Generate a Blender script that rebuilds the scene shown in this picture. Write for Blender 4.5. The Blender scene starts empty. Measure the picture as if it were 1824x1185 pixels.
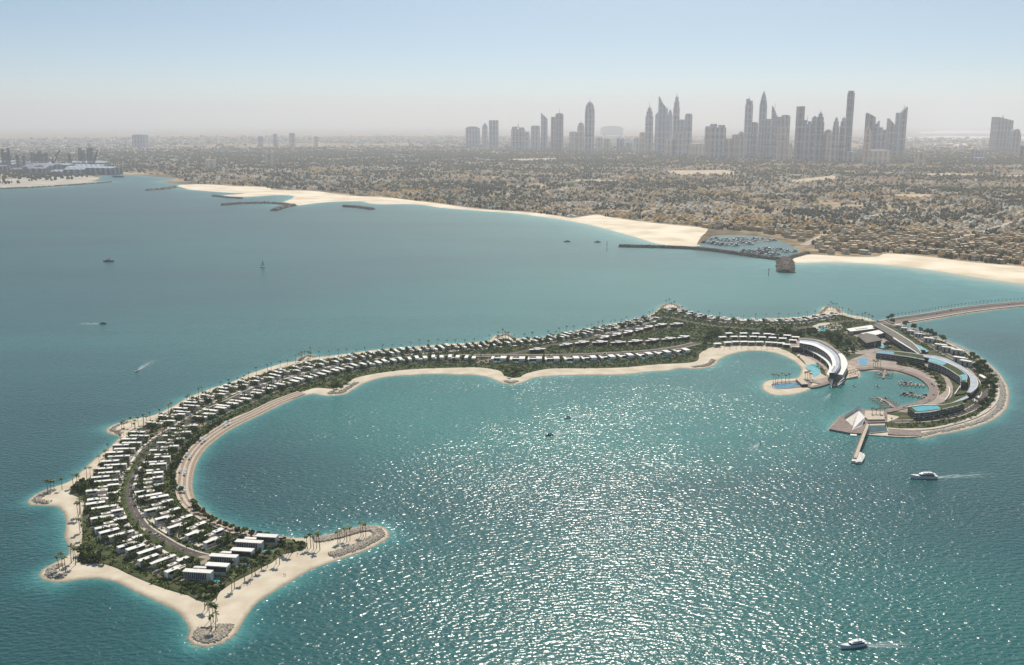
import bpy, bmesh, math, random
import numpy as np
from mathutils import Vector, Matrix
from mathutils.geometry import tessellate_polygon
from mathutils.kdtree import KDTree
random.seed(7); RNG = np.random.default_rng(7)
R = math.radians
SC = bpy.context.scene
COL = SC.collection

# ------------------------------------------------------------------ camera
CAM_H = 250.0
PITCH = R(12.07)
FOC = 1752.0            # focal length in photo pixels (photo 1824 x 1185)
cam = bpy.data.cameras.new('camera'); camo = bpy.data.objects.new('camera', cam)
COL.objects.link(camo)
cam.sensor_width = 36.0; cam.lens = 36.0 * FOC / 1824.0
cam.clip_start = 1.0; cam.clip_end = 120000.0
camo.location = (0, 0, CAM_H); camo.rotation_euler = (math.pi / 2 - PITCH, 0, 0)
SC.camera = camo
SC.render.resolution_x = 1024; SC.render.resolution_y = 665

# ------------------------------------------------------------------ sky, sun, exposure
SUN_EL, SUN_AZ = R(50), R(8)      # azimuth clockwise from the viewing direction (+Y)
world = bpy.data.worlds.new("World"); SC.world = world; world.use_nodes = True
nt = world.node_tree; nt.nodes.clear()
sky = nt.nodes.new('ShaderNodeTexSky'); sky.sky_type = 'NISHITA'; sky.sun_disc = False
sky.sun_elevation = SUN_EL; sky.sun_rotation = SUN_AZ
sky.altitude = 0; sky.air_density = 1.15; sky.dust_density = 0.6; sky.ozone_density = 1.5
bg = nt.nodes.new('ShaderNodeBackground'); bg.inputs[1].default_value = 0.080
wo = nt.nodes.new('ShaderNodeOutputWorld')
tc = nt.nodes.new('ShaderNodeTexCoord'); mpg = nt.nodes.new('ShaderNodeMapping'); mpg.vector_type = 'VECTOR'
mpg.inputs['Scale'].default_value = (1, 1, 3.6)      # the clear blue comes down closer to the haze layer, as on a dusty day
nt.links.new(tc.outputs['Generated'], mpg.inputs[0]); nt.links.new(mpg.outputs[0], sky.inputs[0])
tint = nt.nodes.new('ShaderNodeMixRGB'); tint.blend_type = 'MULTIPLY'; tint.inputs[0].default_value = 1.0; tint.inputs[2].default_value = (0.92, 1.04, 0.96, 1)
nt.links.new(sky.outputs[0], tint.inputs[1]); nt.links.new(tint.outputs[0], bg.inputs[0]); nt.links.new(bg.outputs[0], wo.inputs[0])
sun = bpy.data.lights.new('sun', 'SUN'); suno = bpy.data.objects.new('sun', sun); COL.objects.link(suno)
sun.energy = 3.6; sun.angle = R(0.53); sun.color = (1.0, 0.915, 0.80)
sd = Vector((math.sin(SUN_AZ) * math.cos(SUN_EL), math.cos(SUN_AZ) * math.cos(SUN_EL), math.sin(SUN_EL)))
suno.rotation_euler = sd.to_track_quat('Z', 'Y').to_euler()
SC.view_settings.view_transform = 'Standard'; SC.view_settings.look = 'None'
SC.view_settings.exposure = 0.47; SC.view_settings.gamma = 1.0
SC.cycles.use_adaptive_sampling = False
SC.cycles.max_bounces = 5; SC.cycles.diffuse_bounces = 2; SC.cycles.glossy_bounces = 2
SC.cycles.transparent_max_bounces = 12; SC.cycles.volume_bounces = 1
SC.cycles.sample_clamp_indirect = 4.0
SC.cycles.caustics_reflective = False; SC.cycles.caustics_refractive = False

# ------------------------------------------------------------------ measuring from the camera
CP, SP = math.cos(PITCH), math.sin(PITCH)
def ray(u, v):
    x = (u - 912.0) / FOC; y = -(v - 592.5) / FOC
    return Vector((x, CP + y * SP, -SP + y * CP))
def P(u, v, z=0.0):
    d = ray(u, v); t = (z - CAM_H) / d.z
    return Vector((d.x * t, d.y * t, z))
def Pz(u, v, gv):
    """point seen at (u, v) standing above the ground spot seen at row gv"""
    Y = P(u, gv).y; d = ray(u, v); t = Y / d.y
    return Vector((d.x * t, Y, CAM_H + d.z * t))
def to_px(x, y, z=0.0):
    z = z - CAM_H
    f = y * CP - z * SP; up = y * SP + z * CP
    return 912 + FOC * x / f, 592.5 - FOC * up / f

# ------------------------------------------------------------------ helpers
def tag(o, label=None, cat=None, group=None, kind=None):
    if label: o['label'] = label
    if cat: o['category'] = cat
    if group: o['group'] = group
    if kind: o['kind'] = kind
    return o
def empty(name, loc=(0, 0, 0), rz=0.0):
    o = bpy.data.objects.new(name, None); COL.objects.link(o)
    o.location = loc; o.rotation_euler = (0, 0, rz); o.empty_display_size = 1
    return o
class MB:
    def __init__(s): s.v = []; s.f = []; s.mi = []; s.m = 0
    def add(s, vs, fs):
        b = len(s.v); s.v += [tuple(v) for v in vs]
        for f in fs: s.f.append(tuple(b + i for i in f)); s.mi.append(s.m)
    def box(s, x0, x1, y0, y1, z0, z1):
        s.add([(x0,y0,z0),(x1,y0,z0),(x1,y1,z0),(x0,y1,z0),(x0,y0,z1),(x1,y0,z1),(x1,y1,z1),(x0,y1,z1)],
              [(3,2,1,0),(4,5,6,7),(0,1,5,4),(1,2,6,5),(2,3,7,6),(3,0,4,7)])
        return s
    def prism(s, poly, z0, z1, top=None, cap_bottom=True):
        n = len(poly); top = top or poly
        a = sum(poly[i][0]*poly[(i+1)%n][1]-poly[(i+1)%n][0]*poly[i][1] for i in range(n))
        if a < 0: poly = list(poly)[::-1]; top = list(top)[::-1]
        zt = z1 if isinstance(z1, (list, tuple)) else [z1]*n
        if a < 0 and isinstance(z1, (list, tuple)): zt = list(z1)[::-1]
        vs = [(p[0],p[1],z0) for p in poly] + [(p[0],p[1],zt[i]) for i, p in enumerate(top)]
        fs = [(i,(i+1)%n,n+(i+1)%n,n+i) for i in range(n)]
        tris = tessellate_polygon([[Vector((p[0],p[1],0)) for p in top]])
        for t in tris:
            q = [top[i] for i in t]
            ar = (q[1][0]-q[0][0])*(q[2][1]-q[0][1])-(q[2][0]-q[0][0])*(q[1][1]-q[0][1])
            t = t if ar > 0 else t[::-1]
            fs.append(tuple(n+i for i in t))
            if cap_bottom: fs.append(tuple(t[::-1]))
        s.add(vs, fs); return s
    def bar(s, a, b, w, h=None):
        h = h or w; a = Vector(a); b = Vector(b); d = b - a
        if d.length < 1e-6: return s
        d.normalize(); up = Vector((0,0,1)) if abs(d.z) < .95 else Vector((1,0,0))
        r = d.cross(up).normalized()*w/2; u = r.cross(d).normalized()*h/2
        vs = [a-r-u,a+r-u,a+r+u,a-r+u,b-r-u,b+r-u,b+r+u,b-r+u]
        s.add(vs, [(3,2,1,0),(4,5,6,7),(0,1,5,4),(1,2,6,5),(2,3,7,6),(3,0,4,7)]); return s
    def tube(s, pts, rad, n=6, cap=True):
        pts = [Vector(p) for p in pts]; rings = []
        for i, p in enumerate(pts):
            d = (pts[min(i+1,len(pts)-1)] - pts[max(i-1,0)]).normalized()
            up = Vector((0,0,1)) if abs(d.z) < .95 else Vector((1,0,0))
            a = d.cross(up).normalized(); b = a.cross(d)
            r = rad[i] if isinstance(rad,(list,tuple)) else rad
            rings.append([p + (a*math.cos(k*2*math.pi/n)+b*math.sin(k*2*math.pi/n))*r for k in range(n)])
        vs = [v for r_ in rings for v in r_]
        fs = [(i*n+k,i*n+(k+1)%n,(i+1)*n+(k+1)%n,(i+1)*n+k) for i in range(len(pts)-1) for k in range(n)]
        if cap: fs += [tuple(range(n))[::-1], tuple((len(pts)-1)*n+k for k in range(n))]
        s.add(vs, fs); return s
    def mesh(s, name, mats):
        me = bpy.data.meshes.new(name)
        me.from_pydata(s.v, [], s.f); me.update()
        for m in (mats if isinstance(mats,(list,tuple)) else [mats]): me.materials.append(m)
        if any(s.mi): me.polygons.foreach_set('material_index', s.mi)
        return me
    def build(s, name, mats, parent=None, loc=None, rz=None):
        o = bpy.data.objects.new(name, s.mesh(name, mats)); COL.objects.link(o)
        if parent: o.parent = parent
        if loc is not None: o.location = loc
        if rz is not None: o.rotation_euler = (0,0,rz)
        return o
def copy_tree(o, parent=None):
    c = o.copy(); COL.objects.link(c)
    if parent: c.parent = parent
    for ch in KIDS.get(o.name, []):
        copy_tree(bpy.data.objects[ch], c)
    return c
KIDS = {}
def register(root):
    def rec(o):
        KIDS[o.name] = [c.name for c in BYPAR.get(o.name, [])]
        for c in BYPAR.get(o.name, []): rec(c)
    BYPAR = {}
    for o in COL.objects:
        if o.parent: BYPAR.setdefault(o.parent.name, []).append(o)
    rec(root); return root
def numpy_mesh(name, verts, faces4, mat, colors=None):
    """verts (n,3), faces (m,4) -> object; optional per-vertex colour attribute 'paint'"""
    me = bpy.data.meshes.new(name)
    k = faces4.shape[1]
    me.vertices.add(len(verts)); me.vertices.foreach_set('co', verts.astype(np.float32).ravel())
    me.loops.add(faces4.size); me.loops.foreach_set('vertex_index', faces4.astype(np.int32).ravel())
    me.polygons.add(len(faces4))
    me.polygons.foreach_set('loop_start', np.arange(0, faces4.size, k, dtype=np.int32))
    me.polygons.foreach_set('loop_total', np.full(len(faces4), k, dtype=np.int32))
    me.update(calc_edges=True)
    if colors is not None:
        at = me.attributes.new('paint', 'FLOAT_COLOR', 'POINT')
        c = np.ones((len(verts), 4), np.float32); c[:, :3] = colors
        at.data.foreach_set('color', c.ravel())
    me.materials.append(mat)
    o = bpy.data.objects.new(name, me); COL.objects.link(o); return o
ONES = ['','first','second','third','fourth','fifth','sixth','seventh','eighth','ninth','tenth','eleventh','twelfth',
        'thirteenth','fourteenth','fifteenth','sixteenth','seventeenth','eighteenth','nineteenth']
TENS = ['','','twenty','thirty','forty','fifty','sixty','seventy','eighty','ninety']
def ordinal(n):
    if n < 20: return ONES[n]
    t, o = divmod(n, 10)
    return TENS[t][:-1] + 'ieth' if o == 0 else TENS[t] + '-' + ONES[o]
def catmull(pts, step, closed=False):
    """smooth resampled 2-D line through pts (Vectors)"""
    P_ = [Vector((p[0], p[1])) for p in pts]; n = len(P_); out = []
    seg = range(n if closed else n-1)
    for i in seg:
        p0 = P_[(i-1)%n] if (closed or i>0) else P_[0]; p1 = P_[i]; p2 = P_[(i+1)%n]
        p3 = P_[(i+2)%n] if (closed or i+2<n) else P_[-1]
        k = max(1, int((p2-p1).length/step))
        # centripetal-ish: scale tangents by segment length so long and short runs do not overshoot
        L = (p2-p1).length
        def tan(a, b, c):
            la, lb = max((b-a).length,1e-6), max((c-b).length,1e-6)
            t = (b-a)/la*lb + (c-b)/lb*la; t = t/(la+lb)
            return t*L
        m1 = tan(p0,p1,p2) if (closed or i>0) else (p2-p1)
        m2 = tan(p1,p2,p3) if (closed or i+2<n) else (p2-p1)
        for j in range(k):
            t = j/k; t2=t*t; t3=t2*t
            out.append(p1*(2*t3-3*t2+1)+m1*(t3-2*t2+t)+p2*(-2*t3+3*t2)+m2*(t3-t2))
    if not closed: out.append(P_[-1])
    return out
def pxline(pts, z=0.0, step=4.0, closed=False, smooth=True):
    w = [P(u, v, z).xy for u, v in pts]
    return catmull(w, step, closed) if smooth else w
def area(poly):
    n = len(poly); return sum(poly[i][0]*poly[(i+1)%n][1]-poly[(i+1)%n][0]*poly[i][1] for i in range(n))/2
def normals2(line, closed):
    n = len(line); out = []
    for i in range(n):
        a = line[(i-1)%n] if (closed or i>0) else line[i]; b = line[(i+1)%n] if (closed or i<n-1) else line[i]
        t = (b-a); t = t.normalized() if t.length>1e-9 else Vector((1,0))
        out.append(Vector((t.y, -t.x)))       # right-hand side of travel
    return out
def sheet(name, poly, z, mat, skirt=4.0, depth=1.5, group=None, jitter=0.0, **tg):
    """a ground sheet: flat top at z with a sloping edge that runs down and outwards"""
    poly = [Vector((p[0],p[1])) for p in poly]
    if area(poly) < 0: poly = poly[::-1]
    n = len(poly); mb = MB()
    tris = tessellate_polygon([[Vector((p.x,p.y,0)) for p in poly]])
    vs = [(p.x,p.y,z) for p in poly]; fs = []
    for t in tris:
        q = [poly[i] for i in t]
        ar = (q[1][0]-q[0][0])*(q[2][1]-q[0][1])-(q[2][0]-q[0][0])*(q[1][1]-q[0][1])
        fs.append(tuple(t) if ar > 0 else tuple(t[::-1]))
    nn = normals2(poly, True)
    if skirt is not None:
        vs += [(p.x+q.x*skirt, p.y+q.y*skirt, z-depth) for p, q in zip(poly, nn)]
        fs += [((i+1)%n, i, n+i, n+(i+1)%n) for i in range(n)]
    mb.add(vs, fs); o = mb.build(name, mat)
    tag(o, kind=tg.get('kind','structure')); return o
def ribbon(name, line, width, z, mat, side=0.0, thick=None, **kw):
    """strip along a 2-D line; side shifts it to the right of travel; thick makes it a solid slab"""
    nn = normals2(line, False); L = [p+q*(side-width/2) for p,q in zip(line,nn)]; Rr = [p+q*(side+width/2) for p,q in zip(line,nn)]
    mb = kw.get('mb') or MB(); n = len(line)
    vs = [(p.x,p.y,z) for p in L]+[(p.x,p.y,z) for p in Rr]
    fs = [(n+i, n+i+1, i+1, i) for i in range(n-1)]
    if thick:
        vs += [(p.x,p.y,z-thick) for p in L]+[(p.x,p.y,z-thick) for p in Rr]
        fs += [(i, i+1, 2*n+i+1, 2*n+i) for i in range(n-1)]
        fs += [(3*n+i, 3*n+i+1, n+i+1, n+i) for i in range(n-1)]
        fs += [(0, 2*n, 3*n, n), (n-1, 2*n-1, 4*n-1, 3*n-1)]
    mb.add(vs, fs)
    if kw.get('mb'): return None
    return tag(mb.build(name, mat), kind=kw.get('kind','structure'))

# ------------------------------------------------------------------ materials
def mat(name, base, rough=0.8, var=0.15, scale=0.2, base2=None, metal=0.0, spec=0.3, detail=4, ramp=(0.35,0.65), bump=0.0, attr=None, obj_coords=False, rand=0.0):
    m = bpy.data.materials.new(name); m.use_nodes = True; t = m.node_tree; N = t.nodes; b = N['Principled BSDF']
    b.inputs['Roughness'].default_value = rough; b.inputs['Metallic'].default_value = metal
    b.inputs['Specular IOR Level'].default_value = spec
    g = N.new('ShaderNodeNewGeometry')
    src = g.outputs['Position']
    if obj_coords: src = N.new('ShaderNodeTexCoord').outputs['Object']
    no = N.new('ShaderNodeTexNoise'); no.inputs['Scale'].default_value = scale; no.inputs['Detail'].default_value = detail
    t.links.new(src, no.inputs['Vector'])
    r = N.new('ShaderNodeValToRGB'); r.color_ramp.elements[0].position = ramp[0]; r.color_ramp.elements[1].position = ramp[1]
    b2 = base2 or tuple(min(1, c*(1+var)) for c in base); b1 = base if base2 else tuple(c*(1-var) for c in base)
    r.color_ramp.elements[0].color = (*b1, 1); r.color_ramp.elements[1].color = (*b2, 1)
    t.links.new(no.outputs[0], r.inputs[0]); out = r.outputs[0]
    if attr:
        a = N.new('ShaderNodeAttribute'); a.attribute_name = attr
        mx = N.new('ShaderNodeMixRGB'); mx.blend_type = 'MULTIPLY'; mx.inputs[0].default_value = 1
        t.links.new(a.outputs[0], mx.inputs[1]); t.links.new(out, mx.inputs[2]); out = mx.outputs[0]
    if rand:
        oi = N.new('ShaderNodeObjectInfo'); mr = N.new('ShaderNodeMapRange')
        mr.inputs[3].default_value = 1-rand; mr.inputs[4].default_value = 1+rand
        t.links.new(oi.outputs['Random'], mr.inputs[0])
        hv = N.new('ShaderNodeHueSaturation'); t.links.new(mr.outputs[0], hv.inputs['Value']); t.links.new(out, hv.inputs['Color']); out = hv.outputs[0]
    t.links.new(out, b.inputs['Base Color'])
    if bump:
        bp = N.new('ShaderNodeBump'); bp.inputs['Strength'].default_value = bump; bp.inputs['Distance'].default_value = 0.5
        t.links.new(no.outputs[0], bp.inputs['Height']); t.links.new(bp.outputs[0], b.inputs['Normal'])
    return m
M = {}
M['sand'] = mat('beach_sand', (0.54,0.46,0.34), 0.95, base2=(0.68,0.60,0.47), scale=0.07, spec=0.1, detail=9, bump=0.3)
def wet_edge(m, z0, z1):
    # sand near the water level is wet and darker
    t = m.node_tree; N = t.nodes; b = N['Principled BSDF']; src = b.inputs['Base Color'].links[0].from_socket
    g = N.new('ShaderNodeNewGeometry'); s = N.new('ShaderNodeSeparateXYZ'); t.links.new(g.outputs['Position'], s.inputs[0])
    n = N.new('ShaderNodeTexNoise'); n.inputs['Scale'].default_value = .25; n.inputs['Detail'].default_value = 5; t.links.new(g.outputs['Position'], n.inputs['Vector'])
    a = N.new('ShaderNodeMath'); a.operation = 'MULTIPLY_ADD'; a.inputs[1].default_value = .35; t.links.new(n.outputs[0], a.inputs[0]); t.links.new(s.outputs[2], a.inputs[2])
    r = N.new('ShaderNodeMapRange'); r.inputs[1].default_value = z0+.17; r.inputs[2].default_value = z1+.17; t.links.new(a.outputs[0], r.inputs[0])
    x = N.new('ShaderNodeMixRGB'); x.inputs[1].default_value = (.30,.245,.175,1); t.links.new(r.outputs[0], x.inputs[0]); t.links.new(src, x.inputs[2]); t.links.new(x.outputs[0], b.inputs['Base Color'])
wet_edge(M['sand'], .05, .42)
M['coast_sand'] = mat('coast_sand', (0.62,0.50,0.35), 0.95, base2=(0.86,0.75,0.58), scale=0.012, spec=0.1, detail=9, ramp=(.3,.6))
M['far_sand'] = mat('reclaimed_sand', (0.40,0.35,0.28), 0.95, base2=(0.55,0.50,0.42), scale=0.012, spec=0.1)
M['garden'] = mat('garden_ground', (0.035,0.055,0.02), 0.95, base2=(0.12,0.12,0.06), scale=0.09, spec=0.1, detail=6)
M['lawn'] = mat('lawn', (0.045,0.065,0.022), 0.95, base2=(0.085,0.11,0.035), scale=0.15, spec=0.1)
M['lot'] = mat('terrace_paving', (0.16,0.12,0.09), 0.9, base2=(0.34,0.28,0.22), scale=0.25, spec=0.2)
M['asphalt'] = mat('asphalt', (0.085,0.072,0.065), 0.9, base2=(0.13,0.11,0.10), scale=0.1, spec=0.2)
M['paving'] = mat('plaza_paving', (0.30,0.24,0.20), 0.85, base2=(0.42,0.35,0.29), scale=0.12, spec=0.2)
M['path'] = mat('pale_path', (0.50,0.44,0.36), 0.9, base2=(0.62,0.56,0.47), scale=0.3, spec=0.2)
M['wood'] = mat('boardwalk_timber', (0.27,0.20,0.15), 0.85, base2=(0.37,0.29,0.22), scale=0.6, spec=0.2)
M['wood_pale'] = mat('pale_timber', (0.48,0.40,0.31), 0.85, base2=(0.60,0.51,0.41), scale=0.6, spec=0.2)
M['quay'] = mat('quay_stone', (0.22,0.17,0.15), 0.9, base2=(0.30,0.24,0.21), scale=0.3, spec=0.2)
M['rock'] = mat('armour_rock', (0.27,0.235,0.185), 0.95, base2=(0.62,0.55,0.45), scale=0.9, spec=0.1)
M['dark_rock'] = mat('breakwater_rock', (0.10,0.08,0.065), 0.95, base2=(0.24,0.20,0.16), scale=0.12, spec=0.1)
M['roof'] = mat('white_render', (0.74,0.71,0.66), 0.7, base2=(0.86,0.83,0.77), scale=0.3, spec=0.3, rand=0.07)
M['cream'] = mat('cream_render', (0.62,0.56,0.47), 0.8, base2=(0.74,0.68,0.58), scale=0.3, spec=0.2, rand=0.08)
M['brown_wall'] = mat('timber_screen', (0.16,0.10,0.07), 0.8, base2=(0.24,0.16,0.11), scale=0.8, spec=0.2)
M['glass'] = mat('dark_glazing', (0.035,0.036,0.038), 0.15, var=0.3, spec=0.5)
M['blue_glass'] = mat('blue_glazing', (0.05,0.07,0.10), 0.15, var=0.4, scale=0.3, spec=0.6)
M['grey_roof'] = mat('grey_roof', (0.14,0.125,0.105), 0.85, base2=(0.20,0.185,0.155), scale=0.2, spec=0.2)
M['metal'] = mat('zinc', (0.30,0.33,0.38), 0.45, base2=(0.42,0.46,0.52), scale=0.2, spec=0.5)
M['pool'] = mat('pool_water', (0.06,0.36,0.42), 0.06, base2=(0.10,0.46,0.50), scale=0.3, spec=0.5, bump=0.1)
M['pool_dark'] = mat('deep_pool_water', (0.03,0.20,0.32), 0.06, base2=(0.05,0.30,0.42), scale=0.3, spec=0.5, bump=0.1)
M['leaf'] = mat('foliage', (0.070,0.105,0.026), 0.8, base2=(0.19,0.235,0.065), scale=0.7, spec=0.2, rand=0.25)
M['leaf_dark'] = mat('dark_foliage', (0.045,0.072,0.022), 0.8, base2=(0.125,0.16,0.05), scale=0.7, spec=0.2, rand=0.3)
M['palm_leaf'] = mat('palm_fronds', (0.050,0.07,0.018), 0.7, base2=(0.13,0.155,0.045), scale=0.9, spec=0.3, rand=0.2)
M['bark'] = mat('bark', (0.10,0.075,0.05), 0.9, base2=(0.17,0.13,0.09), scale=2.0, spec=0.1)
M['awning'] = mat('blue_awning', (0.34,0.46,0.50), 0.7, var=0.15, scale=2)
M['thatch'] = mat('straw_thatch', (0.30,0.22,0.12), 0.9, var=0.2, scale=1)
# ------------------------------------------------------------------ traced lines (photo pixels, unprojected on the ground plane)
SHORE_OUT = [(58,893),(70,882),(84,875),(105,868),(127,860),(152,840),(177,817),(200,799.5),(215,784),(220,776),(207,773),(196,768),(205,759),(218,754),(240,748),(266,744),
 (304,729),(342,708),(380,693),(420,680),(443,669),(481,656),(512,647),(530,644),(537,637),(550,633),(564,637),(608,633),(658,626),(709,621),(760,617),(800,614),(836,612),(874,607),
 (888,598),(900,596),(917,603.5),(962,602),(1013,593),(1064,583),(1107,575),(1134,569.5),(1161.5,561.5),(1176,551),(1182,544),(1194,541.5),(1206,544),(1212,550),(1237,558),(1282,566),
 (1328,569),(1396,567.5),(1442,564),(1460,560),(1465,552.6),(1475,547),(1488.5,549),(1499,557),(1509,561),(1542,567),(1558,574)]
CW_TOP = [(1558,574.6),(1600,566.5),(1641,560.5),(1709,549),(1780,541.5),(1850,536),(1960,529)]
CW_BOT = [(1960,537),(1850,544.5),(1780,551),(1726,558),(1658,569.5),(1620,576),(1592,582)]
SHORE_E = [(1617,584),(1641,592),(1683.5,607),(1725.7,627),(1759.4,650),(1782,675),(1790,692),(1791,708),(1782,732),(1752,752),(1701,767),(1657.5,775),(1639,780)]
TAIL = [(1639,776),(1600,776),(1560,774.5),(1541,773)]
PAV = [(1512.7,771),(1481,766),(1501.7,744),(1515,738),(1532,733)]
BASIN = [(1574,736),(1596,731),(1613.6,725.6),(1635.5,720),(1655,712),(1662.5,699),(1657.5,688),(1635.5,673.5),(1602.6,664),(1570,659.5),(1530,661),(1527,663),(1528,671),(1505.4,676)]
HOTEL_S = [(1493,682),(1478,682),(1465,687),(1444.6,691),(1425,698),(1407.5,702),(1382,703),(1368,697),(1363,688),(1371,680),(1390,677),(1416,676),(1426,674)]
BAY = [(1431,668),(1433,658),(1424,647),(1407.5,637),(1382,628),(1357,624.5),(1340,624),(1316,626.5),(1293.6,632),(1275,642),(1270,649),(1256,654),(1236.7,656),(1214,655)]
SHORE_IN = [(1180,660),(1157,661),(1114,666),(1038,667),(988,668.5),(950,672),(924.6,681),(910,684),(896,681),(881.5,674.4),(861,669),(811,666),(760,665.5),(734,667),(684,671),(646,681.5),(623,694),(608,702),
 (585,704),(557,700.5),(542,703),(506.6,716),(456,740),(405,765),(380,782),(362,797),(344,822),(335,850),(334,873),(342,896),(362,915),(390.6,932),(428.6,947),(471.6,957),(517,962),(542.5,962),(573,958.5),
 (606,951),(644,941),(669,939.5),(684,948),(684,957),(670,966),(644,979),(613.4,989),(593,996),(555,1009),(517,1029),(482,1050),(449,1072),(428.6,1096),(418,1113),(411,1125.6),(390.6,1142),(370,1147),(354,1144),(345,1135),
 (350,1123),(343.5,1106),(328,1087.6),(288,1067),(250,1049.6),(212,1032),(174,1025.6),(136,1029),(105.6,1033),(86,1029),(84,1016),(110.6,1001.5),(131,989),(133.4,973.7),(126,956),(128,930.6),(121,908),(108,899),(80,898),(62,897)]
def world_line(px): return [P(u,v).xy for u,v in px]
def seg(px, step=4.0): return catmull(world_line(px), step)
isl = seg(SHORE_OUT) + seg(CW_TOP) + seg(CW_BOT) + seg(SHORE_E) + seg(TAIL) + world_line(PAV) + seg(BASIN[:10]) + world_line(BASIN[10:]) + seg(HOTEL_S) + seg(BAY + SHORE_IN)
def dedup(l, d=0.4):
    out = []
    for p in l:
        if not out or (p-out[-1]).length > d: out.append(p)
    return out
ISLAND = dedup(isl)

GREEN = [(1558,577),(1540,572.5),(1509,566),(1495,562),(1478,562.5),(1464,563.5),(1442,568),(1396,570.5),(1328,571.5),(1282,569),(1237,561.5),(1209,554),(1196,550),(1182,551),(1172,556),(1161,564),(1134,573),(1107,579),(1064,587),(1013,597),(962,606),(917,608),(897,605),(874,611),(836,616),(800,618),(760,621.5),(709,625),(658,631),(608,638),(562,643),(535,649),(512,655),(481,664),(443,677),(405,691),(380,701.5),(342,717),(304,738),(270,755),(245,768),(228,782),(215,798),(195,818),(180,834),(165,850),(146,862),(130,873),(126,879),(140,886),(150,893),(149,918),(150,943),(148.6,963.5),(146,986),(141,1002),(152,1006),(174,1004),(199,1009),(232,1024),(275,1042),(313,1055),(338.5,1062),(362,1073),(376,1073),(388,1057),(409,1042),(455,1018),(465,1012),(482,1004),(502,989),(542.5,979),(546,970),(504.6,967),(466.6,965),(441,956),(403,948),(373,938),(340,918),(324,897),(311,875),(309,850),(319,827),(335,804.6),(356,784),(384,761.5),(415,745),(443,734),(494,712),(542,697),(562,691.6),(595,693),(608,689),(633,674),(671,666),(722,659.5),(800,656),(861,656),(890,661),(905,672),(917,674),(937,666),(975,658),(1038,657),(1114,655),(1168,650),(1237,645),(1246,630),(1268,619.5),(1305,616),(1373,617),(1398,624),(1414,632),(1428,643),(1440,655),(1447,667),(1448,680)]
GREEN2 = [(1462,686),(1480,680),(1504,674),(1526.5,670.5),(1525.8,662),(1530,660),(1570,658.6),(1602.6,663),(1635.5,672.5),(1658.6,687.5),(1664,699),(1656.5,713),(1636,721.5),(1613.7,727),(1596,733),(1577,738),(1600,742),(1578,757),(1580,764)]
GREEN3 = [(1657.5,763.5),(1701,756.5),(1736.5,745),(1765,724),(1776,697),(1771.5,677),(1755,657),(1732,638),(1707,624.7),(1678,611),(1638,596),(1607.5,585),(1592,581)]
gpoly = dedup(seg(GREEN,5) + seg(GREEN2,5) + seg(GREEN3,5))
sheet('island_ground', ISLAND, 0.55, M['sand'], skirt=9.0, depth=1.4)
sheet('island_garden_ground', gpoly, 1.0, M['garden'], skirt=1.0, depth=0.5)

# coast of the mainland
COAST_FAR = [(-120,345),(-60,340),(0,336),(66,334.5),(131.6,330),(150,327.5),(170,325.5),(197,324.5),(170,323.5),(153,321),(160,317.5),(219,311),(263,313.5),(285,315.5),(303,317),(315,320),(300,322),(290,324),(306,326),(329,328),(318,333),(340,337.5),(400,342.5),(440,345.5),(420,347),(400,349),(425,351),(460,349.5),(490,347.5),(523,348.5),(527,352),(515,358),(500,364),(523,366.5),(531.6,365.5),(575,360.5),(641,358.5),(674,363.6),(729,363.6),(800,371),(851,375),(922,380),(969,386),(1016,393),(1063.5,402),(1090,409),(1144.5,424),(1185.6,435),(1215,438.5),(1240,437.5)]
MARINA = [(1251,431),(1258,424),(1268,419.5),(1300,418),(1336,419),(1391,428.5),(1418.6,439.5),(1430,446),(1428,452)]
COAST_EAST = [(1412,463),(1421,467),(1440,466.5),(1469.7,466),(1539.5,468),(1609,473.5),(1679,482.5),(1748.7,494),(1824,504.5),(1900,518),(1990,535)]
coast = dedup(seg(COAST_FAR,8)+seg(MARINA,6)+seg(COAST_EAST,8), 1.5)
COASTLINE = list(coast)
far = [Vector((6000, 900)), Vector((42000, 900)), Vector((42000,40000)), Vector((-42000,40000)), Vector((-42000, 3900)), Vector((-6000,3700))]
LANDP = coast + far
BEACH = [(-200,333),(0,331),(131,322),(219,309),(303,315),(329,326),(345,329),(400,331),(420,332.5),(477,334.5),(488,339.5),(553,340.6),(597,346),(641,350.5),(685,352.7),(751,360),(800,366),(863,374),(945,379.5),(993,385.5),(1018,389.5),(1040,386.5),(1063,383.5),(1087,388),(1130,394),(1180,400),(1230,404.5),(1254,407.5),(1264,412),(1300,413.5),(1340,414.5),(1391,424),(1420,432),(1434,440),(1442,452),(1500,457),(1560,457),(1581,452),(1655,458),(1725,467),(1824,476),(1900,486),(2050,505)]
BU = np.array([b[0] for b in BEACH]); BV = np.array([b[1] for b in BEACH])
def inland(u, v): return v < np.interp(u, BU, BV)
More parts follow.
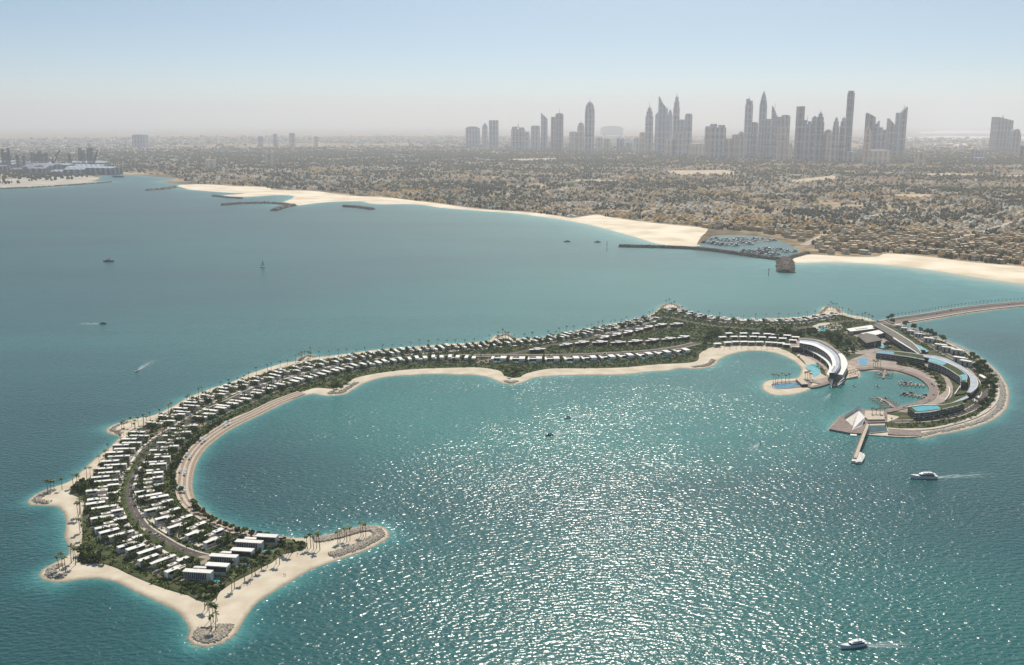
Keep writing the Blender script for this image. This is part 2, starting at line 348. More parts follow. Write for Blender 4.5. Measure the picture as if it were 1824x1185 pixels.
# city ground material
def city_ground():
    m = bpy.data.materials.new('city_ground'); m.use_nodes = True; t = m.node_tree; N = t.nodes; b = N['Principled BSDF']
    b.inputs['Roughness'].default_value = 0.95; b.inputs['Specular IOR Level'].default_value = 0.1
    g = N.new('ShaderNodeNewGeometry')
    n1 = N.new('ShaderNodeTexNoise'); n1.inputs['Scale'].default_value = 0.0035; n1.inputs['Detail'].default_value = 6
    n2 = N.new('ShaderNodeTexNoise'); n2.inputs['Scale'].default_value = 0.03; n2.inputs['Detail'].default_value = 5
    t.links.new(g.outputs['Position'], n1.inputs['Vector']); t.links.new(g.outputs['Position'], n2.inputs['Vector'])
    r1 = N.new('ShaderNodeValToRGB'); e = r1.color_ramp.elements
    e[0].position = 0.38; e[0].color = (0.20,0.145,0.08,1); e[1].position = 0.62; e[1].color = (0.56,0.42,0.26,1)
    r2 = N.new('ShaderNodeValToRGB'); e = r2.color_ramp.elements
    e[0].position = 0.35; e[0].color = (0.42,0.45,0.36,1); e[1].position = 0.62; e[1].color = (1,1,1,1)
    t.links.new(n1.outputs[0], r1.inputs[0]); t.links.new(n2.outputs[0], r2.inputs[0])
    mx = N.new('ShaderNodeMixRGB'); mx.blend_type = 'MULTIPLY'; mx.inputs[0].default_value = 1
    t.links.new(r1.outputs[0], mx.inputs[1]); t.links.new(r2.outputs[0], mx.inputs[2]); t.links.new(mx.outputs[0], b.inputs['Base Color'])
    return m
M['city'] = city_ground()
sheet('mainland_ground', LANDP, 1.2, M['city'], skirt=14, depth=2.4)
# beaches of the mainland: between the coastline and the inland edge
def beach(name, lo, hi, m, z=1.35):
    a = [p for p in COAST_PX if lo <= p[0] <= hi]
    return a
def strip(name, shore, inner, m, z):
    poly = dedup(seg(shore,8)+seg(inner[::-1],8), 1.5)
    return sheet(name, poly, z, m, skirt=10, depth=1.6)
strip('beach', [(318,333.3),(340,337.5),(400,342.5),(440,345.5),(420,347),(400,349),(425,351),(460,349.5),(490,347.5),(523,348.5),(527,352),(515,358),(500,364),(523,366.5),(531.6,365.5),(575,360.5),(641,358.5),(674,363.6),(729,363.6),(800,371),(851,375),(922,380),(969,386),(1016,393),(1063.5,402),(1090,409),(1144.5,424),(1185.6,435),(1215,438.5),(1240,437.5)],
      [(322,330),(345,329),(400,331),(420,332.5),(477,334.5),(488,339.5),(553,340.6),(597,346),(641,350.5),(685,352.7),(751,360),(800,366),(863,374),(945,379.5),(993,385.5),(1018,389.5),(1040,386.5),(1063,383.5),(1087,388),(1130,394),(1180,400),(1230,404.5),(1256,407.5),(1258,413),(1249,422),(1243,431)], M['coast_sand'], 1.35)
strip('beach', COAST_EAST, [(1416,461),(1442,455),(1500,458),(1560,458.5),(1581,453),(1655,459),(1725,468),(1824,477),(1900,487),(1990,500)], M['coast_sand'], 1.35)
strip('sand_flat', [(-60,340),(0,336),(66,334.5),(131.6,330),(150,327.5),(170,325.5),(160,322.5)], [(-60,322),(0,320),(66,316.5),(131,314.5),(165,315.5),(175,318)], M['far_sand'], 1.35)

# pale salt flats far behind the towers on the right
M['salt'] = mat('salt_flat', (0.62,0.60,0.56), 0.9, base2=(0.80,0.78,0.74), scale=0.002, spec=0.1)
for k_, px_ in enumerate(([(1600,246),(1700,243),(1860,244),(1860,250),(1740,252),(1640,251)],[(1640,235),(1760,232.5),(1880,233),(1880,237),(1760,238),(1680,238)],[(1500,250),(1560,248),(1600,250),(1560,253)],[(1640,257),(1720,255),(1750,258),(1680,260)])):
    sheet('salt_flat', seg(px_+[px_[0]], 200), 1.5+.1*k_, M['salt'], skirt=None)
# ------------------------------------------------------------------ water
def water_sheet():
    NR, NA = 760, 640
    r = 330*np.exp(np.linspace(0, math.log(60000/330), NR)); a = np.linspace(-math.radians(34), math.radians(34), NA)
    rr, aa = np.meshgrid(r, a, indexing='ij'); X = (rr*np.sin(aa)).ravel(); Y = (rr*np.cos(aa)).ravel()
    def dense(line, st):
        out = []
        for i in range(len(line)-1):
            k = max(1, int((line[i+1]-line[i]).length/st))
            for j in range(k): out.append(line[i].lerp(line[i+1], j/k))
        return out
    pts1 = dense(ISLAND+[ISLAND[0]], 3.0); pts2 = dense(COASTLINE, 10.0)
    def mk(pts):
        kd = KDTree(len(pts))
        for i, p in enumerate(pts): kd.insert((p.x,p.y,0), i)
        kd.balance(); return kd
    k1, k2 = mk(pts1), mk(pts2)
    d1 = np.full(X.size, 999.0); d2 = np.full(X.size, 9999.0)
    u, v = to_px(X, Y)
    act = np.nonzero((rr.ravel() < 1800))[0]
    for i in act: d1[i] = k1.find((X[i],Y[i],0))[2]
    act = np.nonzero((rr.ravel() > 1300)&(rr.ravel() < 9000)&(v>295))[0]
    for i in act: d2[i] = k2.find((X[i],Y[i],0))[2]
    # shallow shelf round the beaches: narrow on the open side, wide inside the lagoon and off the coast beach
    s1 = np.exp(-np.maximum(d1-1.0,0)/7.5)
    s1w = np.exp(-d1/32.0)
    s2 = np.exp(-d2/70.0)*0.75 + np.exp(-d2/380.0)*0.42*np.clip((X+200)/900,0,1)
    inm = (u>1240)&(u<1425)&(v>416)&(v<460); s2 = np.where(inm, 0.05, s2)
    shelf = np.clip(np.maximum(s1*0.95, s2), 0, 1)
    def blob(bu, bv, su, sv): return np.exp(-((u-bu)/su)**2-((v-bv)/sv)**2)
    # teal (lagoon, shoal) against deep blue; far blobs also put pale haze into the colour
    x0, y0 = P(760,700).xy; 
    def wb(bu,bv,rx,ry):
        c = P(bu,bv); return np.exp(-((X-c.x)/rx)**2-((Y-c.y)/ry)**2)
    teal = 0.30 + 0.75*wb(1000,740,330,170) + 0.50*wb(1300,690,190,120) + 0.6*wb(1590,700,60,50) + 0.40*wb(1050,1120,300,120) + 0.55*wb(900,570,420,330) + 0.5*wb(1500,520,450,260)
    teal -= 0.30*wb(60,780,260,180) + 0.22*wb(250,1180,200,90) + 0.30*wb(430,830,60,80) + 0.15*wb(1780,850,160,160)
    teal += 0.30*np.clip((Y-1250)/900,0,1)*np.clip((X+900)/900,0,1)
    teal = np.clip(teal, 0, 1)
    faces = (np.arange(NR-1)[:,None]*NA + np.arange(NA-1)[None,:]).ravel()
    F = np.stack([faces, faces+1, faces+NA+1, faces+NA], 1)[:, ::-1]
    V = np.stack([X, Y, np.zeros_like(X)], 1)
    cols = np.stack([shelf, teal, np.clip(s1w,0,1)], 1)
    return V, F, cols
WV, WF, WC = water_sheet()
def water_mat():
    m = bpy.data.materials.new('sea_water'); m.use_nodes = True; t = m.node_tree; N = t.nodes; b = N['Principled BSDF']
    L = t.links.new
    b.inputs['IOR'].default_value = 1.333
    a = N.new('ShaderNodeAttribute'); a.attribute_name = 'paint'
    s = N.new('ShaderNodeSeparateColor'); L(a.outputs['Color'], s.inputs[0])
    g = N.new('ShaderNodeNewGeometry')
    def noise(scale, detail, vec=None, rough=0.5):
        n = N.new('ShaderNodeTexNoise'); n.inputs['Scale'].default_value = scale; n.inputs['Detail'].default_value = detail
        n.inputs['Roughness'].default_value = rough
        L(vec or g.outputs['Position'], n.inputs['Vector']); return n.outputs[0]
    mp = N.new('ShaderNodeMapping'); mp.inputs['Scale'].default_value = (0.35, 1.0, 1.0); mp.inputs['Rotation'].default_value = (0,0,0.25)
    L(g.outputs['Position'], mp.inputs[0])
    def math_(op, x, y=None, z=None):
        n = N.new('ShaderNodeMath'); n.operation = op
        for i, q in enumerate((x, y, z)):
            if q is None: continue
            if isinstance(q, (int, float)): n.inputs[i].default_value = q
            else: L(q, n.inputs[i])
        return n.outputs[0]
    big = noise(0.0035, 5, mp.outputs[0], 0.55)
    tl = math_('ADD', s.outputs[1], math_('MULTIPLY', math_('SUBTRACT', big, 0.5), 1.15))
    r1 = N.new('ShaderNodeValToRGB'); e = r1.color_ramp.elements
    e[0].position = 0.0; e[0].color = (0.010,0.056,0.064,1); e[1].position = 1.0; e[1].color = (0.030,0.170,0.150,1)
    x = e.new(0.45); x.color = (0.018,0.098,0.097,1)
    L(tl, r1.inputs[0])
    r2 = N.new('ShaderNodeValToRGB'); e = r2.color_ramp.elements     # shelf
    e[0].position = 0.0; e[0].color = (0,0,0,1); e[1].position = 1.0; e[1].color = (1,1,1,1)
    sn = noise(0.035, 5)
    sm = math_('MULTIPLY', sn, 2.0); sh = math_('POWER', s.outputs[0], math_('SUBTRACT', 2.1, sm))
    mx = N.new('ShaderNodeMixRGB'); L(sh, mx.inputs[0]); L(r1.outputs[0], mx.inputs[1])
    r3 = N.new('ShaderNodeValToRGB'); e = r3.color_ramp.elements
    e[0].position = 0.1; e[0].color = (0.04,0.27,0.28,1); e[1].position = 0.92; e[1].color = (0.34,0.42,0.33,1)
    x = e.new(0.6); x.color = (0.11,0.36,0.33,1)
    L(sh, r3.inputs[0]); L(r3.outputs[0], mx.inputs[2])
    L(mx.outputs[0], b.inputs['Base Color'])
    ln = N.new('ShaderNodeVectorMath'); ln.operation = 'LENGTH'; L(g.outputs['Position'], ln.inputs[0])     # far ripples are finer than the eye resolves
    rg = N.new('ShaderNodeMapRange'); rg.inputs[1].default_value = 800; rg.inputs[2].default_value = 2600; rg.inputs[3].default_value = 0.235; rg.inputs[4].default_value = 0.38
    L(ln.outputs['Value'], rg.inputs[0]); L(rg.outputs[0], b.inputs['Roughness'])
    b.inputs['Specular IOR Level'].default_value = 0.5
    mp2 = N.new('ShaderNodeMapping'); mp2.inputs['Scale'].default_value = (0.6, 1.0, 1.0); mp2.inputs['Rotation'].default_value = (0,0,-0.3)
    L(g.outputs['Position'], mp2.inputs[0])
    w1 = noise(0.40, 1.6, mp2.outputs[0], 0.5); w2 = noise(0.05, 2, mp2.outputs[0], 0.5)
    patch = noise(0.010, 4)
    h = math_('ADD', math_('MULTIPLY', w1, 1.25), math_('MULTIPLY', w2, 0.5))
    bp = N.new('ShaderNodeBump'); bp.inputs['Distance'].default_value = 1.0
    st = N.new('ShaderNodeMapRange'); st.inputs[1].default_value = 0.36; st.inputs[2].default_value = 0.60; st.inputs[3].default_value = 0.68; st.inputs[4].default_value = 1.0
    fd = N.new('ShaderNodeMapRange'); fd.inputs[1].default_value = 620; fd.inputs[2].default_value = 1150; fd.inputs[3].default_value = 1.0; fd.inputs[4].default_value = 0.50
    L(ln.outputs['Value'], fd.inputs[0])
    sf = math_('MULTIPLY', st.outputs[0], fd.outputs[0])
    L(patch, st.inputs[0]); L(sf, bp.inputs['Strength']); L(h, bp.inputs['Height']); L(bp.outputs[0], b.inputs['Normal'])
    return m
M['water'] = water_mat()
wo_ = numpy_mesh('sea_water', WV, WF, M['water'], WC); tag(wo_, kind='structure')
# ------------------------------------------------------------------ roads, paths, promenades of the island
def ground_ribbon(name, px, width, z, m, step=4, side=0.0):
    l = seg(px, step) if isinstance(px[0], tuple) else px
    return ribbon(name, l, width, z, m, side)
ROAD_S = [(362,1001),(345,997),(313,986),(275,965),(246,945),(230,922),(221,900),(219,880),(224,860),(235,838),(253,815),(275,794),(302,775),(342,750),(380,729),(420,711),(431,705.6),(481,684.5),(532,669.5),(582.5,659.5),(633,650.5),(709,640.5),(800,636.3),(836,635.3),(899,635),(937,635.3),(1013,634.5),(1089,631.5),(1157,627),(1205,621),(1240,613)]
ROAD_N = [(899,634),(950,624),(988,616),(1051,605),(1114,589),(1150,578.5),(1172,569),(1182,566.5),(1195,568),(1225,574),(1271,582),(1339,587.5),(1396,588),(1442,584),(1480,577),(1520,573.5),(1560,575),(1600,569.5),(1641,564),(1700,554.5),(1760,547),(1850,539.5),(1960,532)]
ROAD_E = [(1576,572),(1600,583),(1625,597),(1650,612),(1680,630),(1712,647),(1740,667),(1752,682),(1756,700),(1748,717),(1725,733),(1690,745),(1650,750.5),(1590,753)]
road_s = seg(ROAD_S, 4)
main_dual = seg(ROAD_S[:15], 4)
ribbon('road', main_dual, 5.0, 1.035, M['asphalt'], side=4.4)
ribbon('road', main_dual, 5.0, 1.035, M['asphalt'], side=-4.4)
ribbon('road_median', main_dual, 3.4, 1.10, M['lawn'])
ribbon('road', seg(ROAD_S[14:], 4), 8.0, 1.030, M['asphalt'])
ribbon('road', seg(ROAD_N, 4), 7.0, 1.040, M['asphalt'])
ribbon('road', seg(ROAD_E, 4), 5.0, 1.035, M['asphalt'])
for s_ in (2.2, -2.2): ribbon('pavement', seg(ROAD_E, 4), 1.0, 1.06, M['path'], side=s_*1.6)
for s_ in (7.6, -7.6): ribbon('pavement', main_dual, 1.2, 1.13, M['path'], side=s_)
for s_ in (5.0, -5.0): ribbon('pavement', seg(ROAD_S[14:], 4), 1.2, 1.12, M['path'], side=s_)
M['mark'] = mat('road_marking', (0.6,0.6,0.55), 0.8, var=0.1)
for s_ in (4.4, -4.4):
    mb = MB(); nn = normals2(main_dual, False)
    for i in range(0, len(main_dual)-2, 2):
        a = main_dual[i]+nn[i]*s_; b = main_dual[i+1]+nn[i+1]*s_
        t = (b-a).normalized(); q = Vector((t.y,-t.x))*0.09; b = a + t*2.4
        mb.add([(a.x-q.x,a.y-q.y,1.04),(b.x-q.x,b.y-q.y,1.04),(b.x+q.x,b.y+q.y,1.04),(a.x+q.x,a.y+q.y,1.04)], [(3,2,1,0)])
    tag(mb.build('road_marking', M['mark']), kind='structure')
ring = []
def disc(u, v, r, z, n=40, sq=1.0):
    c = P(u,v); return [Vector((c.x+math.cos(2*math.pi*i/n)*r, c.y+math.sin(2*math.pi*i/n)*r*sq)) for i in range(n)]
sheet('roundabout_paving', disc(362,1001,6.5,0), 1.045, M['paving'], skirt=0.2, depth=0.1)
sheet('crossing_paving', disc(246,947,4.5,0), 1.045, M['wood_pale'], skirt=0.2, depth=0.1)
# promenade of timber steps round the inner shore of the lagoon
PROM = [(542,702),(506.6,715),(456,739),(405,764),(380,781),(362,796),(344,821),(335.5,849.5),(334.5,873),(342.5,895),(362.5,913.5),(391,931),(429,945.5),(472,956),(517,961)]
prom = seg(PROM, 4)
for k in range(6):
    wd = 1.7
    ribbon('boardwalk', prom, wd, 0.66+0.2*k, M['wood_pale'] if k % 2 else M['wood'], side=(-1.4+1.75*k), thick=(1.6 if k==0 else 0.22))
# path round the outer east shore and revetment below it
EPATH = [(1592,580),(1610,584),(1638,594),(1681,609),(1716,626),(1744,644),(1764,663),(1776,683),(1780,700),(1773,722),(1745,743),(1701,758),(1657.5,767),(1610,768.5),(1582,766.5)]
ribbon('shore_path', seg(EPATH, 4), 3.6, 1.3, M['path'], side=1.5, thick=0.6)
# causeway kerbs
cwl = seg(CW_TOP,5); cwb = seg(CW_BOT[::-1],5)
ribbon('causeway_walk', cwl, 1.6, 1.5, M['wood_pale'], side=1.4, thick=0.8)
ribbon('causeway_walk', cwb, 2.6, 1.5, M['path'], side=-1.8, thick=0.8)
M['cw'] = mat('causeway_surface',(0.17,0.13,0.11),0.9,base2=(0.24,0.19,0.16),scale=0.2)
sheet('causeway_deck', dedup(seg(CW_TOP,5)+seg(CW_BOT,5)), 0.9, M['cw'], skirt=1.0, depth=2.0)

# resort paving
def paved(name, px, z, m, step=3, smooth=True): 
    return sheet(name, dedup(seg(px+[px[0]], step) if smooth else world_line(px), 0.2), z, m, skirt=0.4, depth=0.5)
paved('plaza', [(1508,646),(1527,638),(1560,630),(1600,636),(1640,645),(1670,660),(1690,677),(1697,697),(1690,713),(1665,724),(1637,731),(1610,737),(1596,734),(1613.6,727.5),(1635.5,721.5),(1655.5,713),(1663,699),(1658,687.5),(1635.7,672.5),(1602.6,663),(1570,658.5),(1530,660),(1527,663),(1528,671),(1506,676),(1497,668)], 1.25, M['paving'])
QUAY = [(1527,659.5),(1570,657.2),(1602.6,661.6),(1636,671.6),(1660,687),(1666,699.5),(1658,714),(1637,723),(1614,729),(1580,737)]
ribbon('quay', seg(QUAY,3), 7.5, 1.7, M['quay'], side=1.8, thick=2.3)
ribbon('quay', seg([(1442,692.5),(1455,690.5),(1466,687.5),(1480,683),(1490,682)],3), 5.5, 1.5, M['quay'], side=-.5, thick=2.3)
paved('hotel_plaza', [(1404,620),(1425,628),(1440,640),(1452,655),(1459,672),(1452,684),(1466,686),(1482,681),(1500,673),(1512,662),(1510,645),(1490,625),(1450,606),(1420,604)], 1.3, M['paving'])
paved('pool_deck', [(1426,632),(1440,640),(1457,650),(1464,660),(1466,676),(1450,679),(1442,668),(1438,655),(1430,643),(1420,634)], 1.36, M['wood_pale'])
paved('entry_court', [(1500,592),(1530,594),(1560,600),(1585,618),(1560,628),(1528,633),(1512,632),(1520,615)], 1.22, M['paving'])
paved('park_court', [(1448,582),(1465,577),(1490,577),(1500,583),(1490,590),(1465,590),(1450,588)], 1.22, M['path'])
paved('islet_terrace', [(1374,686),(1384,682),(1410,680),(1424,678),(1436,676),(1446,682),(1440,689),(1420,692),(1395,694),(1380,693)], 0.8, M['quay'])
# lots under the rows of villas
ROW_A = [(321,1022),(284,1007),(255,989),(228,971),(206,953),(193,936),(187,918),(184,895),(187,873),(195,853),(207.6,832),(220,812),(238,795),(256,779),(270,770),(289,759.5),(309,748),(337,732.5),(362,718.5),(395,705),(418,696.5),(448,686),(494,674),(552,658),(618,645),(671,636.8),(709,631.5),(747,628.5),(785,625.5),(811,623.5),(874,619),(902,615.5),(942,612.5),(975,608.5),(1013,602.5),(1051,596.5),(1076,592),(1114,583),(1165,569.5)]
ROW_B = [(384,969),(361,960),(331,947),(306,933),(288,918),(275,902),(267,885),(264,868),(268,850),(276,832),(289,813),(303,797),(318,780),(335,766),(354,754),(377,743),(397.5,732),(418,725),(453,709),(494,694),(537,682),(582.5,670),(625.6,660),(671,652),(717,646.5),(765,643.5),(828,643),(859,644)]
ROW_U = [(859,644),(889,645),(922,646),(952,646),(983,646),(1018,645.5),(1048.6,644.5),(1081.5,643),(1114,640.5),(1148,638.5),(1180,635),(1214,631.5)]
ROW_D = [(1190,555),(1214,559.5),(1241,567),(1268,571.5),(1298,574),(1328,575.5),(1362,576),(1394,576),(1419,575),(1448.5,571),(1473.5,567),(1490,563)]
ROW_C1 = [(1004,621),(1046,616.5),(1094,617),(1136,614.5),(1180,611.6),(1221,607)]
ROW_C2 = [(1074,608),(1111,600),(1141,593),(1168,586),(1214,583)]
for nm, rw, w in (('A',ROW_A,20),('B',ROW_B,19),('U',ROW_U,17),('D',ROW_D,15),('C',ROW_C1,12),('C',ROW_C2,11)):
    ribbon('terrace', seg(rw,4), w, 1.024, M['lot'])

# ------------------------------------------------------------------ villas
def face_light(*a): pass
def make_twin():
    r = empty('villa')
    w = MB(); w.box(3.0,9.6,2.4,5.0,0,5.15); w.box(-2.6,2.99,2.4,5.0,0,4.25); w.box(-9.0,-2.8,-5.4,-3.2,0,4.65); w.box(-2.79,3.0,-5.3,-3.25,0,3.75); w.box(-3,3,-3.2,2.4,0,2.9); w.build('wall', M['cream'], r)
    f = MB(); f.box(3.4,10.6,2.0,5.4,5.2,5.6); f.box(10.2,10.6,2.0,5.4,0,5.2); f.box(-3.2,3.39,2.2,5.2,4.3,4.65)
    f.build('roof', M['roof'], r)
    f = MB(); f.box(-10,-2.6,-5.9,-2.8,4.7,5.1); f.box(-10,-9.6,-5.9,-2.8,0,4.7); f.box(-2.59,3.6,-5.6,-3.0,3.8,4.1)
    f.build('roof', M['roof'], r)
    g = MB(); g.box(4.2,9.2,2.3,5.1,3.0,5.1); g.build('window', M['glass'], r)
    g = MB(); g.box(-8.6,-3.4,-5.6,-3.1,2.6,4.6); g.build('window', M['glass'], r)
    a = MB(); a.box(-1.6,1.6,2.9,4.6,4.66,4.78); a.build('roof_terrace', M['lot'], r); a = MB(); a.box(5.2,6.4,3.2,4.2,5.61,6.3); a.build('roof_unit', M['metal'], r)
    a = MB(); a.box(0,2.4,-5.0,-3.6,4.11,4.22); a.build('roof_terrace', M['brown_wall'], r)
    t = MB(); t.box(-11,11,-7.9,-7.7,0,1.1); t.box(-11,-7,-7.7,7.5,0,0.18); t.build('garden_wall', M['cream'], r)
    return register(r)
def make_twin_b():
    r = empty('villa')
    w = MB(); w.box(-7.6,6.6,2.2,4.6,0,4.45); w.box(-1.0,9.0,-5.4,-2.8,0,3.6); w.build('wall', M['cream'], r)
    w = MB(); w.box(-4.4,1.0,-2.6,2.2,0,3.0); w.build('wall', M['brown_wall'], r)
    f = MB(); f.box(-8.4,7.2,1.9,5.0,4.5,4.85); f.box(-8.4,-8.0,1.9,5.0,0,4.5); f.build('roof', M['roof'], r)
    f = MB(); f.box(-1.8,10.2,-5.9,-2.4,5.4,5.8); f.box(9.8,10.2,-5.9,-2.4,0,5.4); f.build('roof', M['roof'], r)
    f = MB(); f.box(-5.2,1.4,-2.39,1.89,3.1,3.35); f.build('link_roof', M['grey_roof'], r)
    g = MB(); g.box(-6.0,4.0,2.1,4.7,2.95,4.45); g.build('window', M['glass'], r)
    g = MB(); g.box(-1.4,9.7,-5.6,-2.7,3.65,5.35); g.build('window', M['glass'], r)
    a = MB(); a.box(2,3.4,-4.6,-3.6,5.81,6.5); a.build('roof_unit', M['metal'], r); a = MB(); a.box(-5,-3.8,3.0,4.0,4.86,5.5); a.build('roof_unit', M['metal'], r)
    t = MB(); t.box(-11,11,-7.9,-7.7,0,1.1); t.box(-11,-8.8,-7.7,7.5,0,0.18); t.build('garden_wall', M['cream'], r)
    return register(r)
def make_pool_villa():
    r = empty('villa')
    w = MB(); w.box(-2.6,6.6,2.2,5.2,0,2.7); w.box(-8.0,3.0,-5.8,-3.0,0,2.5); w.box(-3,3,-3.0,2.2,0,2.9); w.build('wall', M['cream'], r)
    f = MB(); f.box(-3.2,7.6,1.7,6.0,5.2,5.6); f.box(7.2,7.6,1.7,6.0,2.7,5.2); f.build('roof', M['roof'], r)
    f = MB(); f.box(-8.5,4.6,-6.6,-2.8,4.7,5.1); f.box(4.3,4.6,-6.6,-2.8,2.5,4.7); f.build('roof', M['roof'], r)
    g = MB(); g.box(-2.7,7.1,2.0,5.6,2.75,5.15); g.build('window', M['glass'], r)
    g = MB(); g.box(-8.2,4.2,-6.2,-3.1,2.55,4.65); g.build('window', M['glass'], r)
    p = MB(); p.box(7.9,9.9,-5.8,3.4,0,0.25); p.build('pool', M['pool'], r)
    t = MB(); t.box(-9,10.4,-7.9,-7.7,0,1.1); t.box(10.2,10.4,-7.7,7.5,0,0.7); t.build('garden_wall', M['cream'], r)
    return register(r)
def make_court_villa():     # x = towards the lagoon
    r = empty('villa')
    w = MB(); w.box(-5.5,4.5,-8.2,-6.0,0,4.2); w.box(-5.5,-2.5,-6.0,2.2,0,3.0); w.box(-4.2,4.6,2.2,7.8,0,2.8); w.build('wall', M['cream'], r)
    f = MB(); f.box(-6.4,5.4,-8.7,-5.8,4.2,4.6); f.build('roof', M['roof'], r)
    f = MB(); f.box(-4.8,5.6,1.8,8.3,5.4,5.8); f.box(5.2,5.6,1.8,8.3,2.8,5.4); f.build('roof', M['roof'], r)
    f = MB(); f.box(-5.8,-2.1,-5.8,1.8,3.0,3.3); f.build('roof', M['roof'], r)
    g = MB(); g.box(-4.3,5.1,2.1,7.9,2.85,5.35); g.build('window', M['glass'], r)
    g = MB(); g.box(-2.5,-2.3,-5.7,1.7,0.3,2.8); g.build('window', M['glass'], r)
    p = MB(); p.box(0.5,6.5,-4.8,0.6,0,0.25); p.build('pool', M['pool'], r)
    t = MB(); t.box(7.2,7.4,-9.6,9.6,0,0.8); t.box(-6,7.2,9.4,9.6,0,1.2); t.build('garden_wall', M['cream'], r)
    return register(r)
def make_cross_villa():
    r = empty('villa')
    w = MB(); w.box(-8.5,8.5,-1.6,1.9,0,3.2); w.box(-2.4,2.6,-4.4,4.8,0,3.2); w.build('wall', M['brown_wall'], r)
    f = MB(); f.box(-10,-2.8,-2.6,1.2,3.8,4.2); f.build('roof', M['roof'], r)
    f = MB(); f.box(2.8,10,-1.0,2.9,4.0,4.4); f.build('roof', M['roof'], r)
    f = MB(); f.box(-2.79,2.79,-5.4,5.6,4.5,4.9); f.box(-4.4,4.8,-0.8,1.6,5.2,5.5); f.build('roof', M['roof'], r)
    g = MB(); g.box(-8.6,8.6,-1.75,-1.62,0.6,3.0); g.box(-2.0,2.2,-4.55,-4.42,0.6,3.0); g.build('window', M['glass'], r)
    return register(r)
def make_estate():
    r = empty('villa')
    w = MB(); w.box(-7.4,5.4,-1.2,1.6,0,1.0); w.box(3.2,13.2,6.4,9.2,0,2.4); w.box(-5,4,5.2,7.6,0,2.6); w.build('wall', M['cream'], r)
    f = MB(); f.box(-8.4,8.2,-2.0,2.2,5.0,5.4); f.box(7.7,8.2,-2.0,2.2,0,5.0); f.box(5.4,7.7,-1.7,-1.4,0,5.0); f.build('roof', M['roof'], r)
    f = MB(); f.box(1.2,14.4,5.6,10.2,5.6,6.1); f.box(13.9,14.4,5.6,10.2,0,5.6); f.build('roof', M['roof'], r)
    f = MB(); f.box(-6.4,1.15,7.0,9.4,3.3,3.6); f.build('roof', M['roof'], r)
    g = MB(); g.box(-7.8,5.3,-1.5,1.9,1.0,4.95); g.build('window', M['blue_glass'], r)
    g = MB(); g.box(2.0,13.8,6.1,9.8,2.5,5.55); g.build('window', M['glass'], r)
    fn = MB()
    for i in range(12): fn.box(-7.6+i*1.1,-7.4+i*1.1,-1.85,-1.52,0.4,4.98)
    fn.build('facade_fin', M['cream'], r)
    p = MB(); p.box(9.0,14.5,-2.0,2.6,0,0.2); p.build('pool', M['pool'], r)
    t = MB(); t.box(-10,16.5,-3.4,5.2,-0.05,0.1); t.box(16.5,16.8,-3.4,11,-0.05,1.0); t.build('terrace', M['lot'], r)
    return register(r)
def make_beach_villa():
    r = empty('beach_villa')
    w = MB(); w.box(-3.2,3.2,-1.4,2.2,0,2.6); w.build('wall', M['cream'], r)
    f = MB(); f.box(-3.9,3.9,-2.4,2.6,2.9,3.2); f.box(-3.9,-3.6,-2.4,2.6,0,2.9); f.build('roof', M['roof'], r)
    g = MB(); g.box(-2.8,2.8,-1.55,-1.42,0.3,2.5); g.build('window', M['glass'], r)
    return register(r)
def make_courtyard_house():
    r = empty('courtyard_house')
    w = MB(); w.box(-4.6,4.6,-6,-2,0,4.6); w.box(-4.6,-3.8,-2,6,0,3.0); w.box(3.8,4.6,-2,6,0,3.0); w.box(-3.8,3.8,5.3,6,0,2.4); w.build('wall', M['cream'], r)
    f = MB(); f.box(-4.9,4.9,-6.3,-1.8,4.6,4.9); f.build('roof', M['roof'], r)
    for a in (-2.6, 1.4):
        g = MB(); g.box(a,a+1.4,-6.12,-6.02,0.4,3.6); g.build('window', M['glass'], r)
    p = MB(); p.box(-2.2,2.2,0.5,3.5,0,0.15); p.build('courtyard_floor', M['lot'], r)
    return register(r)

class Proto:
    def __init__(s, fn): s.fn = fn; s.root = None; s.n = 0
    def put(s, x, y, z, rz, label=None, cat=None, group=None, sc=1.0):
        if s.root is None: s.root = o = s.fn()
        else: o = copy_tree(s.root)
        s.n += 1
        o.location = (x, y, z); o.rotation_euler = (0, 0, rz)
        o.scale = (sc,)*3 if isinstance(sc,(int,float)) else sc
        tag(o, label, cat, group); return o
TWINB = None
TWIN, POOLV, COURT, CROSS, ESTATE, BEACHV, TOWNH = [Proto(f) for f in (make_twin, make_pool_villa, make_court_villa, make_cross_villa, make_estate, make_beach_villa, make_courtyard_house)]
TWINB = Proto(make_twin_b)
PLACED = []      # (x, y, radius) already built on
def walk(line, spacing, start=0.0):
    """(point, tangent) every spacing metres along the line"""
    out = []; acc = start; pos = 0.0
    for i in range(len(line)-1):
        L = (line[i+1]-line[i]).length
        while acc <= pos+L:
            out.append((line[i].lerp(line[i+1], (acc-pos)/max(L,1e-6)), (line[i+1]-line[i]).normalized())); acc += spacing
        pos += L
    return out
def smooth_tangent(line, p, span=6):
    i = min(range(len(line)), key=lambda k: (line[k]-p).length_squared)
    a = line[max(0,i-span)]; b = line[min(len(line)-1,i+span)]; return (b-a).normalized()
rv = random.Random(11)
la = seg(ROW_A, 4); lb = seg(ROW_B, 4); lu = seg(ROW_U, 4); ld = seg(ROW_D, 4)
def near_px(p, u, v, r): q = P(u,v).xy; return (q-p).length < r
HEDGE_SPOTS = []
k = 0
